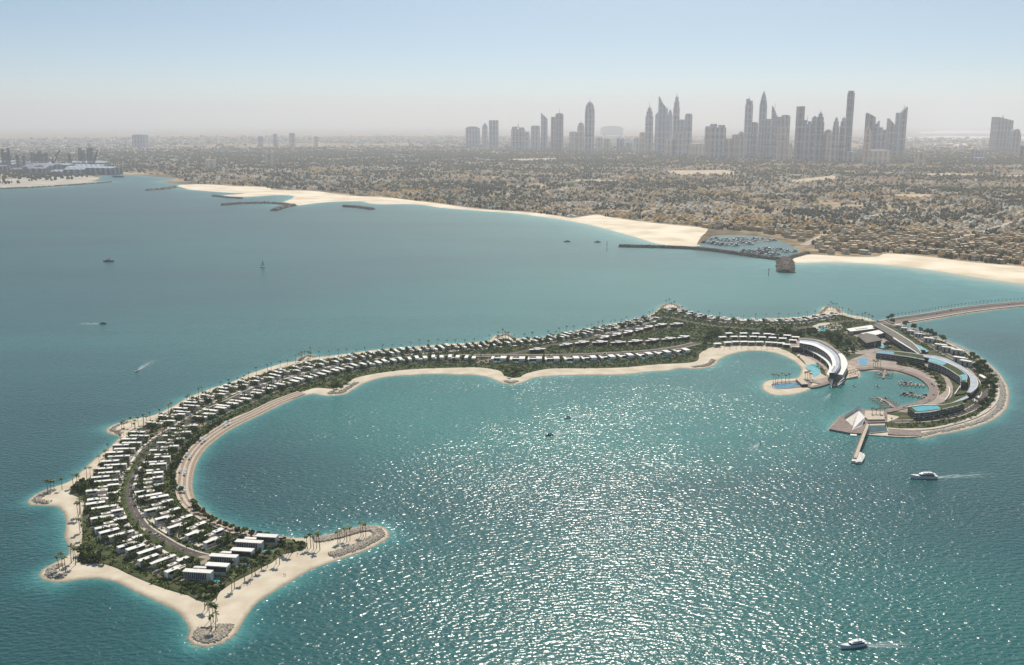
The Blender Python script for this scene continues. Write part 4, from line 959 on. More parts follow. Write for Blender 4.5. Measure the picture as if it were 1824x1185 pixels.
# terrace quay with parasols
m_ = MB(); b = [P(u,v,1.8).xy for u,v in [(1506,674.5),(1528,670),(1526.5,660),(1524,655),(1512,650),(1510,658)]]; m_.prism(b, -1, 1.9); tag(m_.build('terrace_quay', M['wood_pale']), kind='structure')
def make_parasol():
    r = empty('parasol'); m = MB(); m.tube([(0,0,0),(0,0,2.3)], .06, 5); m.build('pole', M['wood'], r)
    m = MB(); n=8; vs=[(0,0,2.75)]+[(math.cos(i*math.pi/4)*1.3,math.sin(i*math.pi/4)*1.3,2.2) for i in range(n)]; m.add(vs+[(0,0,2.6)], [(0,i+1,(i+1)%n+1) for i in range(n)]+[(9,(i+1)%n+1,i+1) for i in range(n)]); m.build('canopy', M['thatch'], r); return register(r)
PARA = Proto(make_parasol)
for u,v in [(1514,669),(1519,667),(1524,666),(1516,664),(1521,662),(1513,659),(1518,658),(1524,660),(1511,665)]:
    p = P(u,v,1.9); PARA.put(p.x,p.y,1.9,0,'straw parasol on the square tan terrace by the basin','parasol','parasols on the basin terrace')
for a,b in [(0.0,505),(120,520),(200,525),(300,520),(420,512),(520,505),(640,515),(760,520),(880,522),(980,528),(1080,528),(1180,535),(1260,548)]:
    p = P(1270+a*.098,622+(b-505)*.03); PARA.put(p.x,p.y,.6,0,'straw parasol on the sand of the round cove','parasol','parasols on the cove beach',.9)
# pools
def pool(px, z, label, m='pool', smooth=True, name='pool'):
    l = [P(u,v,z).xy for u,v in px]; l = catmull(l, 2, True) if smooth else l
    c = sum(l, Vector((0,0)))/len(l); r = empty('swimming_pool', (c.x,c.y,0)); l = [p-c for p in l]
    k = MB(); k.prism([p*1.06 for p in l], z-.4, z-.02); k.build('coping', M['path'], r)
    k = MB(); k.prism(l, z-.3, z+.02); k.build('water', M[m], r); return tag(r, label, 'pool')
pool([(1440.6,650),(1448,649),(1455,649.5),(1459,657),(1458,668),(1450,671),(1446,664)],1.45,'curved turquoise pool on the deck between crescent hotel and cove beach')
pool([(1384,692),(1378,688),(1384,684),(1400,682.5),(1416,682),(1425,684),(1416,688),(1400,691)],1.0,'dark oval pool on the small islet','pool_dark')
pool([(1527,638),(1546,637),(1545,650),(1531,651)],1.6,'stepped square pool in the plaza at the head of the basin','pool_dark',False)
pool([(1458,586),(1464,583.5),(1471,583.5),(1474,586.5),(1468,590),(1461,590)],1.5,'round fountain pool with a pale jet in the park court')
p = P(1466,587); m_ = MB(); m_.tube([(p.x,p.y,1.4),(p.x,p.y,5.5)],[.9,.15],7); tag(m_.build('fountain_jet', M['roof']), 'pale water jet rising from the round park fountain', 'fountain')
pool([(1631.6,613.7),(1640,616.5),(1653.6,624.7),(1647,628),(1636,622),(1629,617)],3.0,'long turquoise pool beside the east end of the long grey roof','pool',False)
pool([(1547,758),(1578,757.5),(1581,768),(1545,771.5)],1.35,'dark netted sea pool between the pavilion deck and the outer wall','net_pool',False)
paved('stone_wall', [(1584,766.5),(1612,768.5),(1640,769.5),(1641,779),(1600,777.5),(1582,776)], 1.3, M['quay'], smooth=False)
# generic prism house
def block(name, roofpx, z, label, cat, base=1.0, roofm='roof', wallm='cream', thick=.5, inset=.92, extra=None, group=None):
    l = [P(u,v,z).xy for u,v in roofpx]; c = sum(l, Vector((0,0)))/len(l); r = empty(name,(c.x,c.y,0)); l = [p-c for p in l]
    k = MB(); k.prism(l, z-thick, z); k.build('roof', M[roofm], r)
    k = MB(); k.prism([p*inset for p in l], base, z-thick-.01); k.build('wall', M[wallm], r)
    if extra: extra(r, l, c)
    return tag(r, label, cat, group)
def fins(r, l, c, z0=1.2, z1=4.4, i=0, n=14, m='cream'):
    k = MB(); a, b = l[i]*.95, l[(i+1)%len(l)]*.95
    for j in range(n+1):
        p = a.lerp(b, j/n); k.tube([(p.x,p.y,z0),(p.x,p.y,z1)], .14, 4)
    k.build('column_row', M[m], r)
block('arrival_hall', [(1507.7,585.8),(1514.5,590.5),(1561,585),(1552,579)], 5.5, 'long low hall with two stepped white roofs nearest the causeway', 'hall', wallm='brown_wall', extra=lambda r,l,c: (fins(r,l,c,1.2,5.0,1,16), MB().prism([p*.45 for p in l],5.5,6.3).build('upper_roof', M['roof'], r)))
block('event_hall', [(1532,594),(1557,597.5),(1577,592.5),(1567,587.5)], 6.5, 'bright white flat-roofed hall behind the dark-roofed lodge', 'hall', wallm='blue_glass', extra=lambda r,l,c: fins(r,l,c,1.2,6.0,1,9))
block('lodge', [(1527,598),(1543,611),(1572,606),(1558,596),(1543,593)], 8.0, 'dark-roofed lodge with glazed gable facing the plaza', 'lodge', roofm='grey_roof', wallm='blue_glass', extra=lambda r,l,c: fins(r,l,c,1.2,7.4,0,6,'grey_roof'))
block('pool_house', [(1546,611),(1560,611),(1564,606),(1552,606)], 6.0, 'cream pool house tucked under the dark lodge roof', 'pool house', roofm='cream', extra=lambda r,l,c: fins(r,l,c,1.2,5.4,0,5,'brown_wall'))
pool([(1565,613),(1577,614.5),(1582,617),(1572,620),(1566,618)],2.0,'blue pool to the right of the cream pool house')
root, F, B, c = arc_building('long_hall', [(1553,578.5),(1575,591),(1599,607),(1620,620),(1637,631)], [(1571,577.5),(1590,587.5),(1608,598),(1628,611),(1642,628)], 8.0, 1.2, 3, M['grey_roof'], None, None, rim=False)
tag(root, 'long hall with grey-brown roof running diagonally from causeway to terraces', 'hall')
k_ = MB(); band(k_, lerp_line(F,B,.86), lerp_line(F,B,.94), 8.0, 8.35); k_.build('roof_upstand', M['roof'], root)
k_ = MB(); band(k_, lerp_line(F,B,-.06)[12:], lerp_line(F,B,.08)[12:], 7.4, 8.25); k_.build('eave_band', M['roof'], root)
root, F, B, c = arc_building('terrace_block', [(1560,628.5),(1580,630.5),(1598.7,633),(1625,637),(1647,641.5)], [(1562,623.5),(1580,625),(1598.7,626.5),(1622,629),(1645,633)], 7.5, 1.2, 3, M['lawn'], None, None, glassm=M['blue_glass'])
tag(root, 'apartment block with planted roof and slim rooftop pool above the basin steps', 'apartment block')
k_ = MB(); band(k_, lerp_line(F,B,.1)[:10], lerp_line(F,B,.85)[:10], 7.5, 7.62); k_.build('pool', M['pool_dark'], root)
root, F, B, c = arc_building('curved_apartments', [(1653,644),(1670,649),(1686,656),(1700,664.5),(1711,673),(1711,681)], [(1656,637),(1675,642),(1693,649),(1710,658.5),(1722,669),(1721,681)], 9.0, 1.2, 4, M['lawn'], None, None, glassm=M['blue_glass'])
tag(root, 'curved apartment block with roof pools and gridded front above the basin', 'apartment block')
for a,b in ((0,7),(17,24)):
    k_ = MB(); band(k_, lerp_line(F,B,.15)[a:b], lerp_line(F,B,.9)[a:b], 9.0, 9.15); k_.build('pool', M['pool'], root)
root, F, B, c = arc_building('crescent_terrace', [(1645,636),(1675,642),(1698,651),(1717,661.5),(1726.5,671),(1729,681),(1727,692),(1722,699)], [(1643,631.5),(1675,636),(1698,645),(1720,657),(1736,670),(1742,681),(1739,692),(1730,699.5)], 7.0, 1.2, 2, M['metal'], None, None)
tag(root, 'thin curved terrace building with pale rim wrapping the apartment block', 'terrace building')
M['lawn2']=M['lawn']
paved('roof_lawn', [(1711,684),(1722,684),(1727,692),(1724,700),(1712,706),(1702,707),(1712,697)], 2.2, M['lawn'])
block('garden_pavilion', [(1691,719.5),(1696,721),(1726,708),(1723,704.5)], 4.0, 'long narrow grey pavilion with white edge south of the roof lawn', 'pavilion', roofm='metal', wallm='glass')
root, F, B, c = arc_building('basin_apartments', [(1629,736),(1655,734),(1680,729),(1700,724),(1719,719)], [(1616,725),(1647,721.5),(1671,722),(1692,719),(1712,713)], 7.0, 1.2, 3, M['lawn'], None, None, n=18)
tag(root, 'low apartment block with a large rooftop pool south of the basin', 'apartment block')
k_ = MB(); band(k_, lerp_line(F,B,.2)[1:9], lerp_line(F,B,.85)[1:9], 7.0, 7.12); k_.build('pool', M['pool'], root)
for px_ in ([(1600,560),(1600,561)],): pass
clear([(1502,596),(1520,583),(1560,576),(1580,575),(1645,620),(1735,660),(1748,690),(1725,730),(1640,748),(1600,760),(1480,770),(1500,740),(1600,735),(1665,715),(1665,690),(1600,660),(1500,665),(1500,640),(1540,625),(1520,605)])
for i,(u,v) in enumerate([(1747,668),(1752,671),(1742,706),(1735,712)]):
    block('garden_kiosk', [(u-4,v),(u+1,v+3),(u+5,v+1),(u,v-2)], 3.5, 'small white-roofed kiosk among the trees of the east bend', 'kiosk', group='kiosks of the east bend')
# walls hugging the basin
for px_, z, lb_ in (([(1700,706),(1706,697),(1711,690)],3.2,'short white retaining wall left of the roof lawn'),([(1683,716),(1690,706),(1691,697),(1689,692)],3.0,'curved white garden wall above the basin quay')):
    l = poly_px(px_, 1.0, True); k_ = MB(); ribbon('x', l, .7, z, None, thick=2.2, mb=k_); tag(k_.build('garden_wall', M['roof']), lb_, 'wall')

# folded pavilion at the point
m_ = MB(); b = world_line([(1477,767.5),(1499,743.5),(1530,731),(1544,732.5),(1580,734),(1580,755),(1546,756),(1543,776),(1512,774)]); m_.prism(b, -1.0, 1.6)
tag(m_.build('point_deck', M['quay']), kind='structure')
m_ = MB(); b = world_line([(1541,737.5),(1575,738.5),(1575.5,753),(1546,753.5),(1539,748)]); m_.prism(b, 1.6, 3.0); tag(m_.build('raised_terrace', M['wood_pale']), 'raised pale timber terrace beside the folded pavilion', 'terrace')
m_ = MB(); ribbon('x', seg([(1512,772.5),(1541,775),(1580,778),(1612,779.5),(1638,778.5)],4), 2.2, .9, None, thick=1.6, mb=m_); tag(m_.build('jetty', M['wood_pale']), 'long thin pale jetty along the front of the pavilion point', 'jetty')
root = empty('folded_pavilion', tuple(P(1522,755,1.6))); cc = root.location.copy()
apex = Pz(1531,722,745)-cc; ap2 = Pz(1529,730.5,746)-cc
A1 = P(1504,746,1.6)-cc; A2 = P(1505,744,1.6)-cc; A3 = P(1518,758.5,1.6)-cc; Bq = P(1517,766.5,1.6)-cc; Cq = P(1536,758,1.6)-cc; Dq = P(1541,752,1.6)-cc; Eq = P(1534,744,1.6)-cc
A1h = A1+Vector((0,0,3.5)); Dh = Dq+Vector((-.5,0,4.5)); Eh = Eq+Vector((0,0,3))
def plate(r, name, pts, th, m):
    pts = [Vector(p) for p in pts]; nrm = (pts[1]-pts[0]).cross(pts[2]-pts[0]).normalized()*th
    n = len(pts); k = MB(); k.add(pts+[p-nrm for p in pts], [tuple(range(n)), tuple(range(2*n-1,n-1,-1))]+[(i,n+i,n+(i+1)%n,(i+1)%n) for i in range(n)]); return k.build(name, m, r)
M['shell_warm'] = M['roof']
plate(root, 'wing', [A1h, A1, A3, ap2, apex], .35, M['cream'])
plate(root, 'wing', [ap2, Bq, Cq, Dh], .35, M['roof'])
plate(root, 'wing', [apex, ap2, Dh, Eh], .35, M['roof'])
plate(root, 'glazed_front', [A3*.97, Bq*.9+A3*.1, ap2*.93], .1, M['glass'])
tag(root, 'folded white sail-like pavilion on the angular deck at the point', 'pavilion')
m_ = MB(); l0, l1 = P(1545.5,756,4.5), P(1523,816,2.5); m_.bar(l0, l1, 3.0, .6); root = empty('footbridge', tuple((l0+l1)/2)); 
m_.v = [tuple(Vector(v)-(l0+l1)/2) for v in m_.v]; m_.build('deck', M['wood_pale'], root)
m_ = MB(); dd = (l1-l0).normalized(); sdv = Vector((dd.y,-dd.x,0)).normalized()
for s_ in (-1.45,1.45): m_.bar((l0-l1)/2+sdv*s_+Vector((0,0,.9)), (l1-l0)/2+sdv*s_+Vector((0,0,.9)), .12, .9)
m_.build('railing', M['path'], root)
for t_ in (.3,.55,.8):
    q = MB(); p = (l0.lerp(l1,t_))-(l0+l1)/2; q.tube([(p.x,p.y,-5),(p.x,p.y,p.z-.2)], .3, 6); q.build('pier', M['quay'], root)
tag(root, 'straight pale footbridge from the point deck to the small sea platform', 'footbridge')
m_ = MB(); b = world_line([(1516,825),(1524,811.5),(1530,806.5),(1541,815.5),(1535,827)]); m_.prism(b, -1, 1.8); tag(m_.build('sea_platform', M['cream']), 'angular white platform standing in the water at the bridge end', 'platform')
root = empty('sea_kiosk', tuple(P(1532,817,1.8))); cc = root.location.copy()
ap = Pz(1531.4,804.5,816)-cc; q1 = P(1524,824,1.8)-cc; q2 = P(1540,815.5,1.8)-cc; q3 = P(1536.5,821,1.8)-cc; q4 = P(1527,812,1.8)-cc
plate(root, 'wing', [ap,q1,q3,q2], .25, M['roof']); plate(root, 'wing', [ap,q4,q1], .25, M['cream']); tag(root,'small folded white kiosk on the platform at the bridge end','kiosk')
# landing step
m_ = MB(); m_.prism(world_line([(1514,773.5),(1526,774),(1526,777.5),(1515,777)]), -1, .7); tag(m_.build('landing_step', M['roof']), 'low white landing step at the foot of the pavilion deck', 'landing')
# stone weir net pond east of the point is open water: mooring frame
# islet pavilion
block('islet_pavilion', [(1417,674),(1427,672.5),(1440,684),(1428,684.5)], 3.6, 'long tan-roofed pavilion crossing the sandy islet', 'pavilion', roofm='wood_pale', wallm='glass')
# yacht piers in the resort basin
def pier_px(spine, fingers, label, wdt=2.0, flen=7, group=None):
    l = [P(u,v) for u,v in spine]; c = (l[0]+l[-1])/2; r = empty('marina_pier', (c.x,c.y,0))
    k = MB()
    for a,b in zip(l[:-1], l[1:]): k.bar((a.x-c.x,a.y-c.y,.75),(b.x-c.x,b.y-c.y,.75),wdt,.35)
    k.build('walkway', M['wood'], r)
    d = (l[-1]-l[0]).normalized(); s = Vector((-d.y,d.x,0)); L = (l[-1]-l[0]).length
    for i in range(fingers):
        p = l[0].lerp(l[-1],(i+.5)/fingers)-c
        for sg in (-1,1):
            q = MB(); e = p+s*sg*flen; q.bar((p.x+s.x*sg*wdt*.5,p.y+s.y*sg*wdt*.5,.72),(e.x,e.y,.72),1.1,.3); q.tube([(e.x,e.y,-2),(e.x,e.y,1.8)],.16,5); q.build('finger', M['wood'], r)
    return tag(r, label, 'pier', group or 'brown piers in the resort basin')
pier_px([(1577,659),(1575,668),(1573,675)], 4, 'brown pier running out from the head of the resort basin', flen=8)
pier_px([(1600,684),(1622,686),(1648,688.5)], 7, 'upper brown pier with fingers on the east side of the basin', flen=7)
pier_px([(1604,701),(1630,705),(1657,710)], 7, 'lower brown pier with fingers on the east side of the basin', flen=7)
pier_px([(1563,709),(1580,717),(1592,727)], 6, 'wide brown pier near the pavilion deck on the south side of the basin', flen=9, wdt=3)

# ------------------------------------------------------------------ rocks
def rocks(name, label, pts, size, z=0.6, m='rock', flat=.5):
    n = len(pts); base = np.array([[1,0,0],[-1,0,0],[0,1,0],[0,-1,0],[0,0,1],[0,0,-1]],float)
    tri = np.array([[0,2,4],[2,1,4],[1,3,4],[3,0,4],[2,0,5],[1,2,5],[3,1,5],[0,3,5]])
    pts = np.array(pts); s = RNG.uniform(.6,1.4,(n,1,1))*size
    V = base[None]*s*RNG.uniform(.6,1.2,(n,6,1)) + RNG.normal(0,.18*size,(n,6,3))
    a = RNG.uniform(0,6.28,n); c, sn = np.cos(a), np.sin(a)
    x = V[:,:,0]*c[:,None]-V[:,:,1]*sn[:,None]; y = V[:,:,0]*sn[:,None]+V[:,:,1]*c[:,None]
    V = np.stack([x+pts[:,0:1], y+pts[:,1:2], V[:,:,2]*flat+pts[:,2:3]],2)
    F = (tri[None]+np.arange(n)[:,None,None]*6).reshape(-1,3)
    o = numpy_mesh(name, V.reshape(-1,3), F, M[m]); tag(o, label, 'rocks' if label else None, kind='stuff')
def rock_ring(px, n, w0, w1, ztop=1.2, closed=False):
    """points along a traced shore line, w0..w1 metres inwards (right of travel negative)"""
    l = seg(px,2); nn = normals2(l, False); out = []
    for _ in range(n):
        i = random.randrange(len(l)-1); t = random.random(); w = w0+(w1-w0)*t
        p = l[i].lerp(l[i+1],random.random())-nn[i]*w; out.append((p.x+random.uniform(-.8,.8), p.y+random.uniform(-.8,.8), (.35+(ztop-.35)*min(1,t*1.8)) if w<-.2 else .05))
    return out
# the island line runs clockwise seen from above, so inland is on its right
rocks('rock_armour','grey boulders round the southern tip', rock_ring([(416,1115),(411,1125.6),(390.6,1142),(370,1147),(354,1144),(345,1135),(350,1122)], 4200, 2.5, -7.5), .48)
rocks('rock_armour','grey boulders round the end of the long spit', rock_ring([(560,960),(573,958.5),(606,951),(644,941),(669,939.5),(684,948),(684,957),(670,966),(644,979),(613.4,989),(596,995)], 7500, 2.5, -7), .48)
rocks('rock_armour','grey boulders at the southwest spit', rock_ring([(110,1033),(86,1030),(84,1016),(100,1006)], 900, 1, -5), .55)
rocks('rock_armour','grey boulders at the western spit', rock_ring([(85,899),(62,897),(58,893),(70,882),(90,873)], 800, 1, -5), .55)
rocks('rock_armour','grey boulders at the northwest spit', rock_ring([(212,775),(196,768),(206,759),(225,752)], 600, 1, -4), .55)
for px_, lb_ in (([(530,644),(537,637),(550,633),(566,637)],'grey boulders on the small northern bump'),([(880,603),(890,598),(902,596),(920,604)],'grey boulders on the middle northern bump'),([(1174,553),(1182,544),(1194,541.5),(1206,544),(1214,551)],'grey boulders on the northern headland'),([(1458,561),(1465,552.6),(1475,547),(1488.5,549),(1500,558)],'grey boulders on the headland by the causeway'),
                 ([(640,683),(623,694),(608,702),(585,704)],'grey boulders on the first point of the lagoon shore'),([(924,681),(910,684),(896,681)],'grey boulders on the middle point of the lagoon shore'),([(1275,642),(1270,649),(1256,654),(1236,656)],'grey boulders at the mouth of the round cove')):
    rocks('rock_armour', lb_, rock_ring(px_, 600, 1, -5), .65)
rocks('rock_armour','pale boulders lining the whole outer east shore', rock_ring([(1592,582),(1617,584),(1641,592),(1683.5,607),(1725.7,627),(1759.4,650),(1782,675),(1790,692),(1791,708),(1782,732),(1752,752),(1701,767),(1657.5,775),(1639,780)], 9000, 2.5, -5), .6, m='pale_rock')
rocks('rock_armour','brown boulders under the causeway', rock_ring(CW_BOT[1:], 2500, 2.0, -1.2,.8)+rock_ring(CW_TOP[:-1], 1500, 2.0, -1,.8), .7, m='dark_rock')
# ------------------------------------------------------------------ the city on the mainland
def paint_mat(name, rough=0.85, windows=False):
    m = mat(name, (0.85,0.85,0.85), rough, base2=(1,1,1), scale=0.05, spec=0.15, attr='paint'); return m
M['city_paint'] = paint_mat('city_walls')
M['ochre'] = mat('ochre_render', (0.42,0.29,0.13), 0.85, base2=(0.56,0.41,0.21), scale=0.02, spec=0.1, rand=0.25)
M['pale'] = mat('sand_render', (0.42,0.36,0.28), 0.85, base2=(0.62,0.55,0.45), scale=0.02, spec=0.1, rand=0.3)
M['opening'] = mat('dark_window', (0.05,0.04,0.03), 0.6, var=0.2)  # dark windows of the coastal houses
M['roof_tile'] = mat('tiled_roof', (0.50,0.38,0.24), 0.9, base2=(0.66,0.54,0.38), scale=0.02, rand=0.2)
def house_mesh(kind, m):
    k = MB()
    w, d, h = {0:(13,11,7.5),1:(16,10,6.5),2:(10,10,10),3:(14,13,8.5)}[kind]
    k.box(-w/2,w/2,-d/2,d/2,-1,h)
    k.m = 1; k.box(-w/2-.4,w/2+.4,-d/2-.4,d/2+.4,h,h+.6)
    k.m = 0
    if kind in (0,3): k.box(-w*.25,w*.3,-d*.2,d*.35,h+.6,h+3.4); k.m = 1; k.box(-w*.28,w*.33,-d*.23,d*.38,h+3.4,h+3.9)
    if kind == 1: k.box(w*.5,w*.5+5,-d*.3,d*.4,-1,h*.55)
    if kind == 2: k.box(-w*.5-4,-w*.5,-d*.4,d*.3,-1,h*.6); k.m = 1; k.box(-2,2,-2,2,h+.6,h+2.2)
    k.m = 2
    nfl = int(h/3.2)
    for f in range(nfl):
        for j in range(4):
            x = -w*.38+j*w*.25; k.box(x-.8,x+.8,-d/2-.12,-d/2-.02,.8+f*3.2,2.7+f*3.2)
        for j in range(2):
            y = -d*.25+j*d*.5
            for sx in (-1,1): k.box(min(sx*(w/2+.02),sx*(w/2+.12)),max(sx*(w/2+.02),sx*(w/2+.12)),y-.8,y+.8,.8+f*3.2,2.7+f*3.2)
    return k.mesh('coastal_house', [m, M['roof_tile'], M['opening']])
HM = {(k,c): house_mesh(k, M[c]) for k in range(4) for c in ('ochre','pale')}
coast_dir = (P(1258,407).xy-P(1824,476).xy).normalized(); CA = math.atan2(coast_dir.y, coast_dir.x)
def city():
    cx, cy = math.cos(CA), math.sin(CA)
    A = np.arange(-9000, 14000, 21.0); B = np.arange(-9000, 9000, 24.0)
    a, b = np.meshgrid(A, B, indexing='ij'); ia, ib = np.meshgrid(np.arange(len(A)), np.arange(len(B)), indexing='ij')
    a = a.ravel(); b = b.ravel(); ia = ia.ravel(); ib = ib.ravel()
    a = a + RNG.uniform(-4,4,a.size); b = b + RNG.uniform(-3,3,a.size)
    O = P(1824,476).xy
    X = O.x + a*cx - b*cy; Y = O.y + a*cy + b*cx
    ok = (Y > 1500) & (np.hypot(X,Y) < 9500+RNG.normal(0,650,X.size))
    X, Y, ia, ib = X[ok], Y[ok], ia[ok], ib[ok]
    u, v = to_px(X, Y)
    r = np.hypot(X,Y)
    ok = (u > -90) & (u < 1915) & inland(u, v+1.5)
    ok &= ~((np.mod(ib,7)==0) | (np.mod(ia,19)==0))                 # streets
    ok &= ~((u>1240)&(u<1450)&(v>408)&(v>np.interp(u,[1240,1340,1400,1450],[409,414,424,440])))
    X, Y, u, v, r, ia, ib = X[ok], Y[ok], u[ok], v[ok], r[ok], ia[ok], ib[ok]
    f = lambda sx, sy, k: np.sin(X/sx+1.3*k)*np.cos(Y/sy-0.7*k)+.6*np.sin(X/(sx*.43)+Y/(sy*.6)+k)
    dens = f(420,380,1.0); park = f(260,300,4.0); 
    hsh = RNG.random(len(X))
    for pl in PLOTS:
        c = np.zeros(len(X),bool); j = len(pl)-1
        for i in range(len(pl)):
            p, q = pl[i], pl[j]; cc = (p[1]>Y)!=(q[1]>Y); c ^= cc & (X < (q[0]-p[0])*(Y-p[1])/((q[1]-p[1]) or 1e-9)+p[0]); j = i
        hsh[c] = 2.0
    for ln in CITY_ROADS:
        for p in ln: hsh[(X-p.x)**2+(Y-p.y)**2 < 13**2] = 2.0
    coastal = (u>1040)&(v>np.interp(u,[1040,1180,1400,1600,1824],[383,385,392,405,440]))
    bk = (ia//19)*131+(ib//7)*17; BT = RNG.integers(0,9,4001)[np.mod(bk*7919,4001)]       # character of each city block
    bd = np.array([.85,.8,.9,.22,.28,.72,.78,.6,.5])[BT]
    house = hsh < np.where(coastal, .94, np.clip(bd+.10*dens,.1,.92))
    house &= ~((park > 1.35) & ~coastal)
    left = (u < 330)|((v<295)); house &= ~(left & (RNG.random(len(X))>.5))
    house &= ~((u<170)&(v>300))
    return X, Y, u, v, r, house, coastal, hsh, BT
PLOTS = []; CITY_ROADS = []
M['plot'] = mat('bare_plot', (0.42,0.33,0.22), 0.95, base2=(0.64,0.53,0.38), scale=0.03, spec=0.1, detail=8)
def plot(px, m, z=1.32, name='sand_plot'):
    l = world_line(px); PLOTS.append([(p.x,p.y) for p in l]); sheet(name, l, z, m, skirt=1, depth=.5)
for px in ([(1556,352),(1600,347),(1665,347),(1668,350),(1640,353),(1585,352.5)],[(1380,326),(1440,318),(1484,313),(1500,318),(1450,326)],[(1600,311),(1690,309),(1760,312),(1740,315),(1640,315)],[(1770,313),(1830,312),(1840,316),(1800,317)],
           [(1020,320),(1090,321),(1130,324),(1100,326),(1030,324)],[(860,318),(900,313),(905,315),(870,320)],[(1180,305),(1290,303),(1330,310),(1210,314)],[(900,284),(990,282),(1000,286),(930,289)],[(1620,334),(1690,333),(1700,337),(1640,337.5)]):
    plot(px, M['plot'])
for px in ([(985,327),(1020,322),(1040,326),(1010,331)],[(1690,330),(1760,336),(1700,338),(1650,333)]): plot(px, M['lawn'], name='green_plot')
M['street'] = mat('pale_street', (0.36,0.31,0.25), 0.9, base2=(0.52,0.46,0.38), scale=0.02)
M['street_dark'] = mat('dark_street', (0.20,0.17,0.14), 0.9, base2=(0.34,0.29,0.23), scale=0.02)
minor = False
for px in ([(1432,438),(1468,420),(1500,402),(1560,385),(1640,366)],[(1685,436),(1720,424),(1780,404),(1850,385)],[(1050,377),(1200,384),(1400,394),(1470,398)],[(780,336),(860,331),(1000,337),(1250,332),(1500,336),(1900,352)],[(600,334),(690,325),(900,330),(1100,318),(1400,305),(1650,291)],[(1500,302),(1600,296),(1720,289),(1830,283)],
           'minor',[(1290,408),(1420,412),(1560,432),(1700,452),(1840,470)],
           [(760,352),(900,352),(1050,362),(1250,366),(1500,372),(1850,392)]):
    if px == 'minor': minor = True; continue
    l = seg(px, 20); CITY_ROADS.append(l); ribbon('street', l, 7 if minor else 17, 1.40 if minor else 1.36, M['street_dark' if minor else 'street'])
X, Y, U_, V_, R_, HS, CO, HH, BT_ = city()
TOWER_EXCL = []
def city_build():
    idx = np.nonzero(HS)[0]; order = idx[np.argsort(R_[idx])]
    inview = order[(U_[order] > -5)&(U_[order] < 1829)]
    near = inview[:292]; nearset = set(near.tolist())
    rr = random.Random(3)
    for i in near:
        oc = U_[i] > 1040 and (rr.random() < .8)
        kd = rr.randrange(4)
        o = bpy.data.objects.new('coastal_house', HM[(kd, 'ochre' if oc else 'pale')]); COL.objects.link(o)
        o.location = (X[i],Y[i],1.2); o.rotation_euler = (0,0,CA+rr.choice([0,math.pi/2,math.pi,-math.pi/2])+rr.uniform(-.08,.08)); s = rr.uniform(.8,1.15); o.scale = (s*.95,s*.95,s*rr.uniform(.85,1.25))
        if oc: tag(o, 'ochre flat-roofed house in the dense rows just behind the mainland beach', 'house', 'ochre houses behind the mainland beach')
        else: tag(o, 'pale sand-coloured house in the dense rows just behind the mainland beach', 'house', 'pale houses behind the mainland beach')
    rest = np.array([i for i in order if i not in nearset]); n = len(rest)
    far_ = np.clip((R_[rest]-4500)/3500,0,1)
    w = RNG.uniform(10,18,n)*(1+.3*far_); d = RNG.uniform(9,16,n)*(1+.3*far_); h = RNG.uniform(3.2,7.0,n)
    tall = RNG.random(n) < .02; h[tall] *= 2.0
    big = RNG.random(n) < .025; w[big] *= 3; d[big] *= 1.8
    ang = CA+RNG.choice([0,math.pi/2],n)+RNG.normal(0,.08,n); c, s = np.cos(ang), np.sin(ang)
    def boxes(x, y, w, d, z0, z1):
        cor = [(-1,-1),(1,-1),(1,1),(-1,1)]
        bs = []
        for zz in (z0, z1):
            for ax, ay in cor:
                lx, ly = ax*w/2, ay*d/2
                bs.append(np.stack([x+lx*c-ly*s, y+lx*s+ly*c, zz+0*x],1))
        return np.stack(bs,1)
    x, y = X[rest], Y[rest]
    B1 = boxes(x,y,w,d,np.full(n,.5),1.2+h); ox, oy = x+w*.1*c, y+w*.1*s
    B2 = boxes(ox,oy,w*.45,d*.5,1.2+h*.98,1.2+h+2.8)
    V = np.concatenate([B1.reshape(-1,3),B2.reshape(-1,3)])
    fq = np.array([[4,5,6,7],[0,1,5,4],[1,2,6,5],[2,3,7,6],[3,0,4,7]])
    F = (fq[None]+np.arange(2*n)[:,None,None]*8).reshape(-1,4)
    base = np.array([[.82,.66,.46],[.70,.52,.32],[.90,.82,.68],[.54,.38,.22],[.70,.46,.19],[.46,.34,.23]])
    pk = RNG.choice(6,n,p=[.24,.24,.14,.17,.11,.10]); bt = BT_[rest]; q_ = RNG.random(n)<.75; pk[q_&(bt==0)&(RNG.random(n)<.4)] = 2; pk[q_&(bt==1)] = 0; pk[q_&(bt==2)] = 4; pk[q_&(bt==6)] = 1; oc = CO[rest]&(RNG.random(n)<.7); pk[oc] = 4
    col = base[pk]*RNG.uniform(.75,1.15,(n,1)); colv = np.repeat(col,8,0); colv = np.concatenate([colv,colv])
    o = numpy_mesh('low_city', V, F, M['city_paint'], colv)
    tag(o, 'dense low city of sand-coloured houses stretching inland to the towers', 'city', kind='stuff')
    # trees between the houses
    tr = np.nonzero((HH < 1.5))[0]; r_ = RNG.random(len(tr))
    belt = np.sin(X[tr]/410+2)+np.cos(Y[tr]/230+X[tr]/900)+.7*np.sin(X[tr]/170-Y[tr]/140)
    x_, y_ = X[tr], Y[tr]
    wn = sum(a_*np.sin(x_/p_+q1+1.7*np.sin(y_/(p_*1.3)+q2))*np.cos(y_/(p_*.55)+q3+1.2*np.sin(x_/(p_*.8))) for a_,p_,q1,q2,q3 in ((1,330,.4,1.1,2.0),(.8,140,2.2,.3,.9),(.55,61,1.0,2.5,.2)))
    dn_ = 1/(1+np.exp(-(wn-.25)*3.2)); keep = r_ < np.where(HS[tr], .08+.68*dn_, .14+.85*dn_)
    bt = BT_[tr]; keep &= r_ < np.array([1.0,1.0,.7,.35,1.6,1.2,1,1.5,1])[bt]-np.where(CO[tr],.35,0)
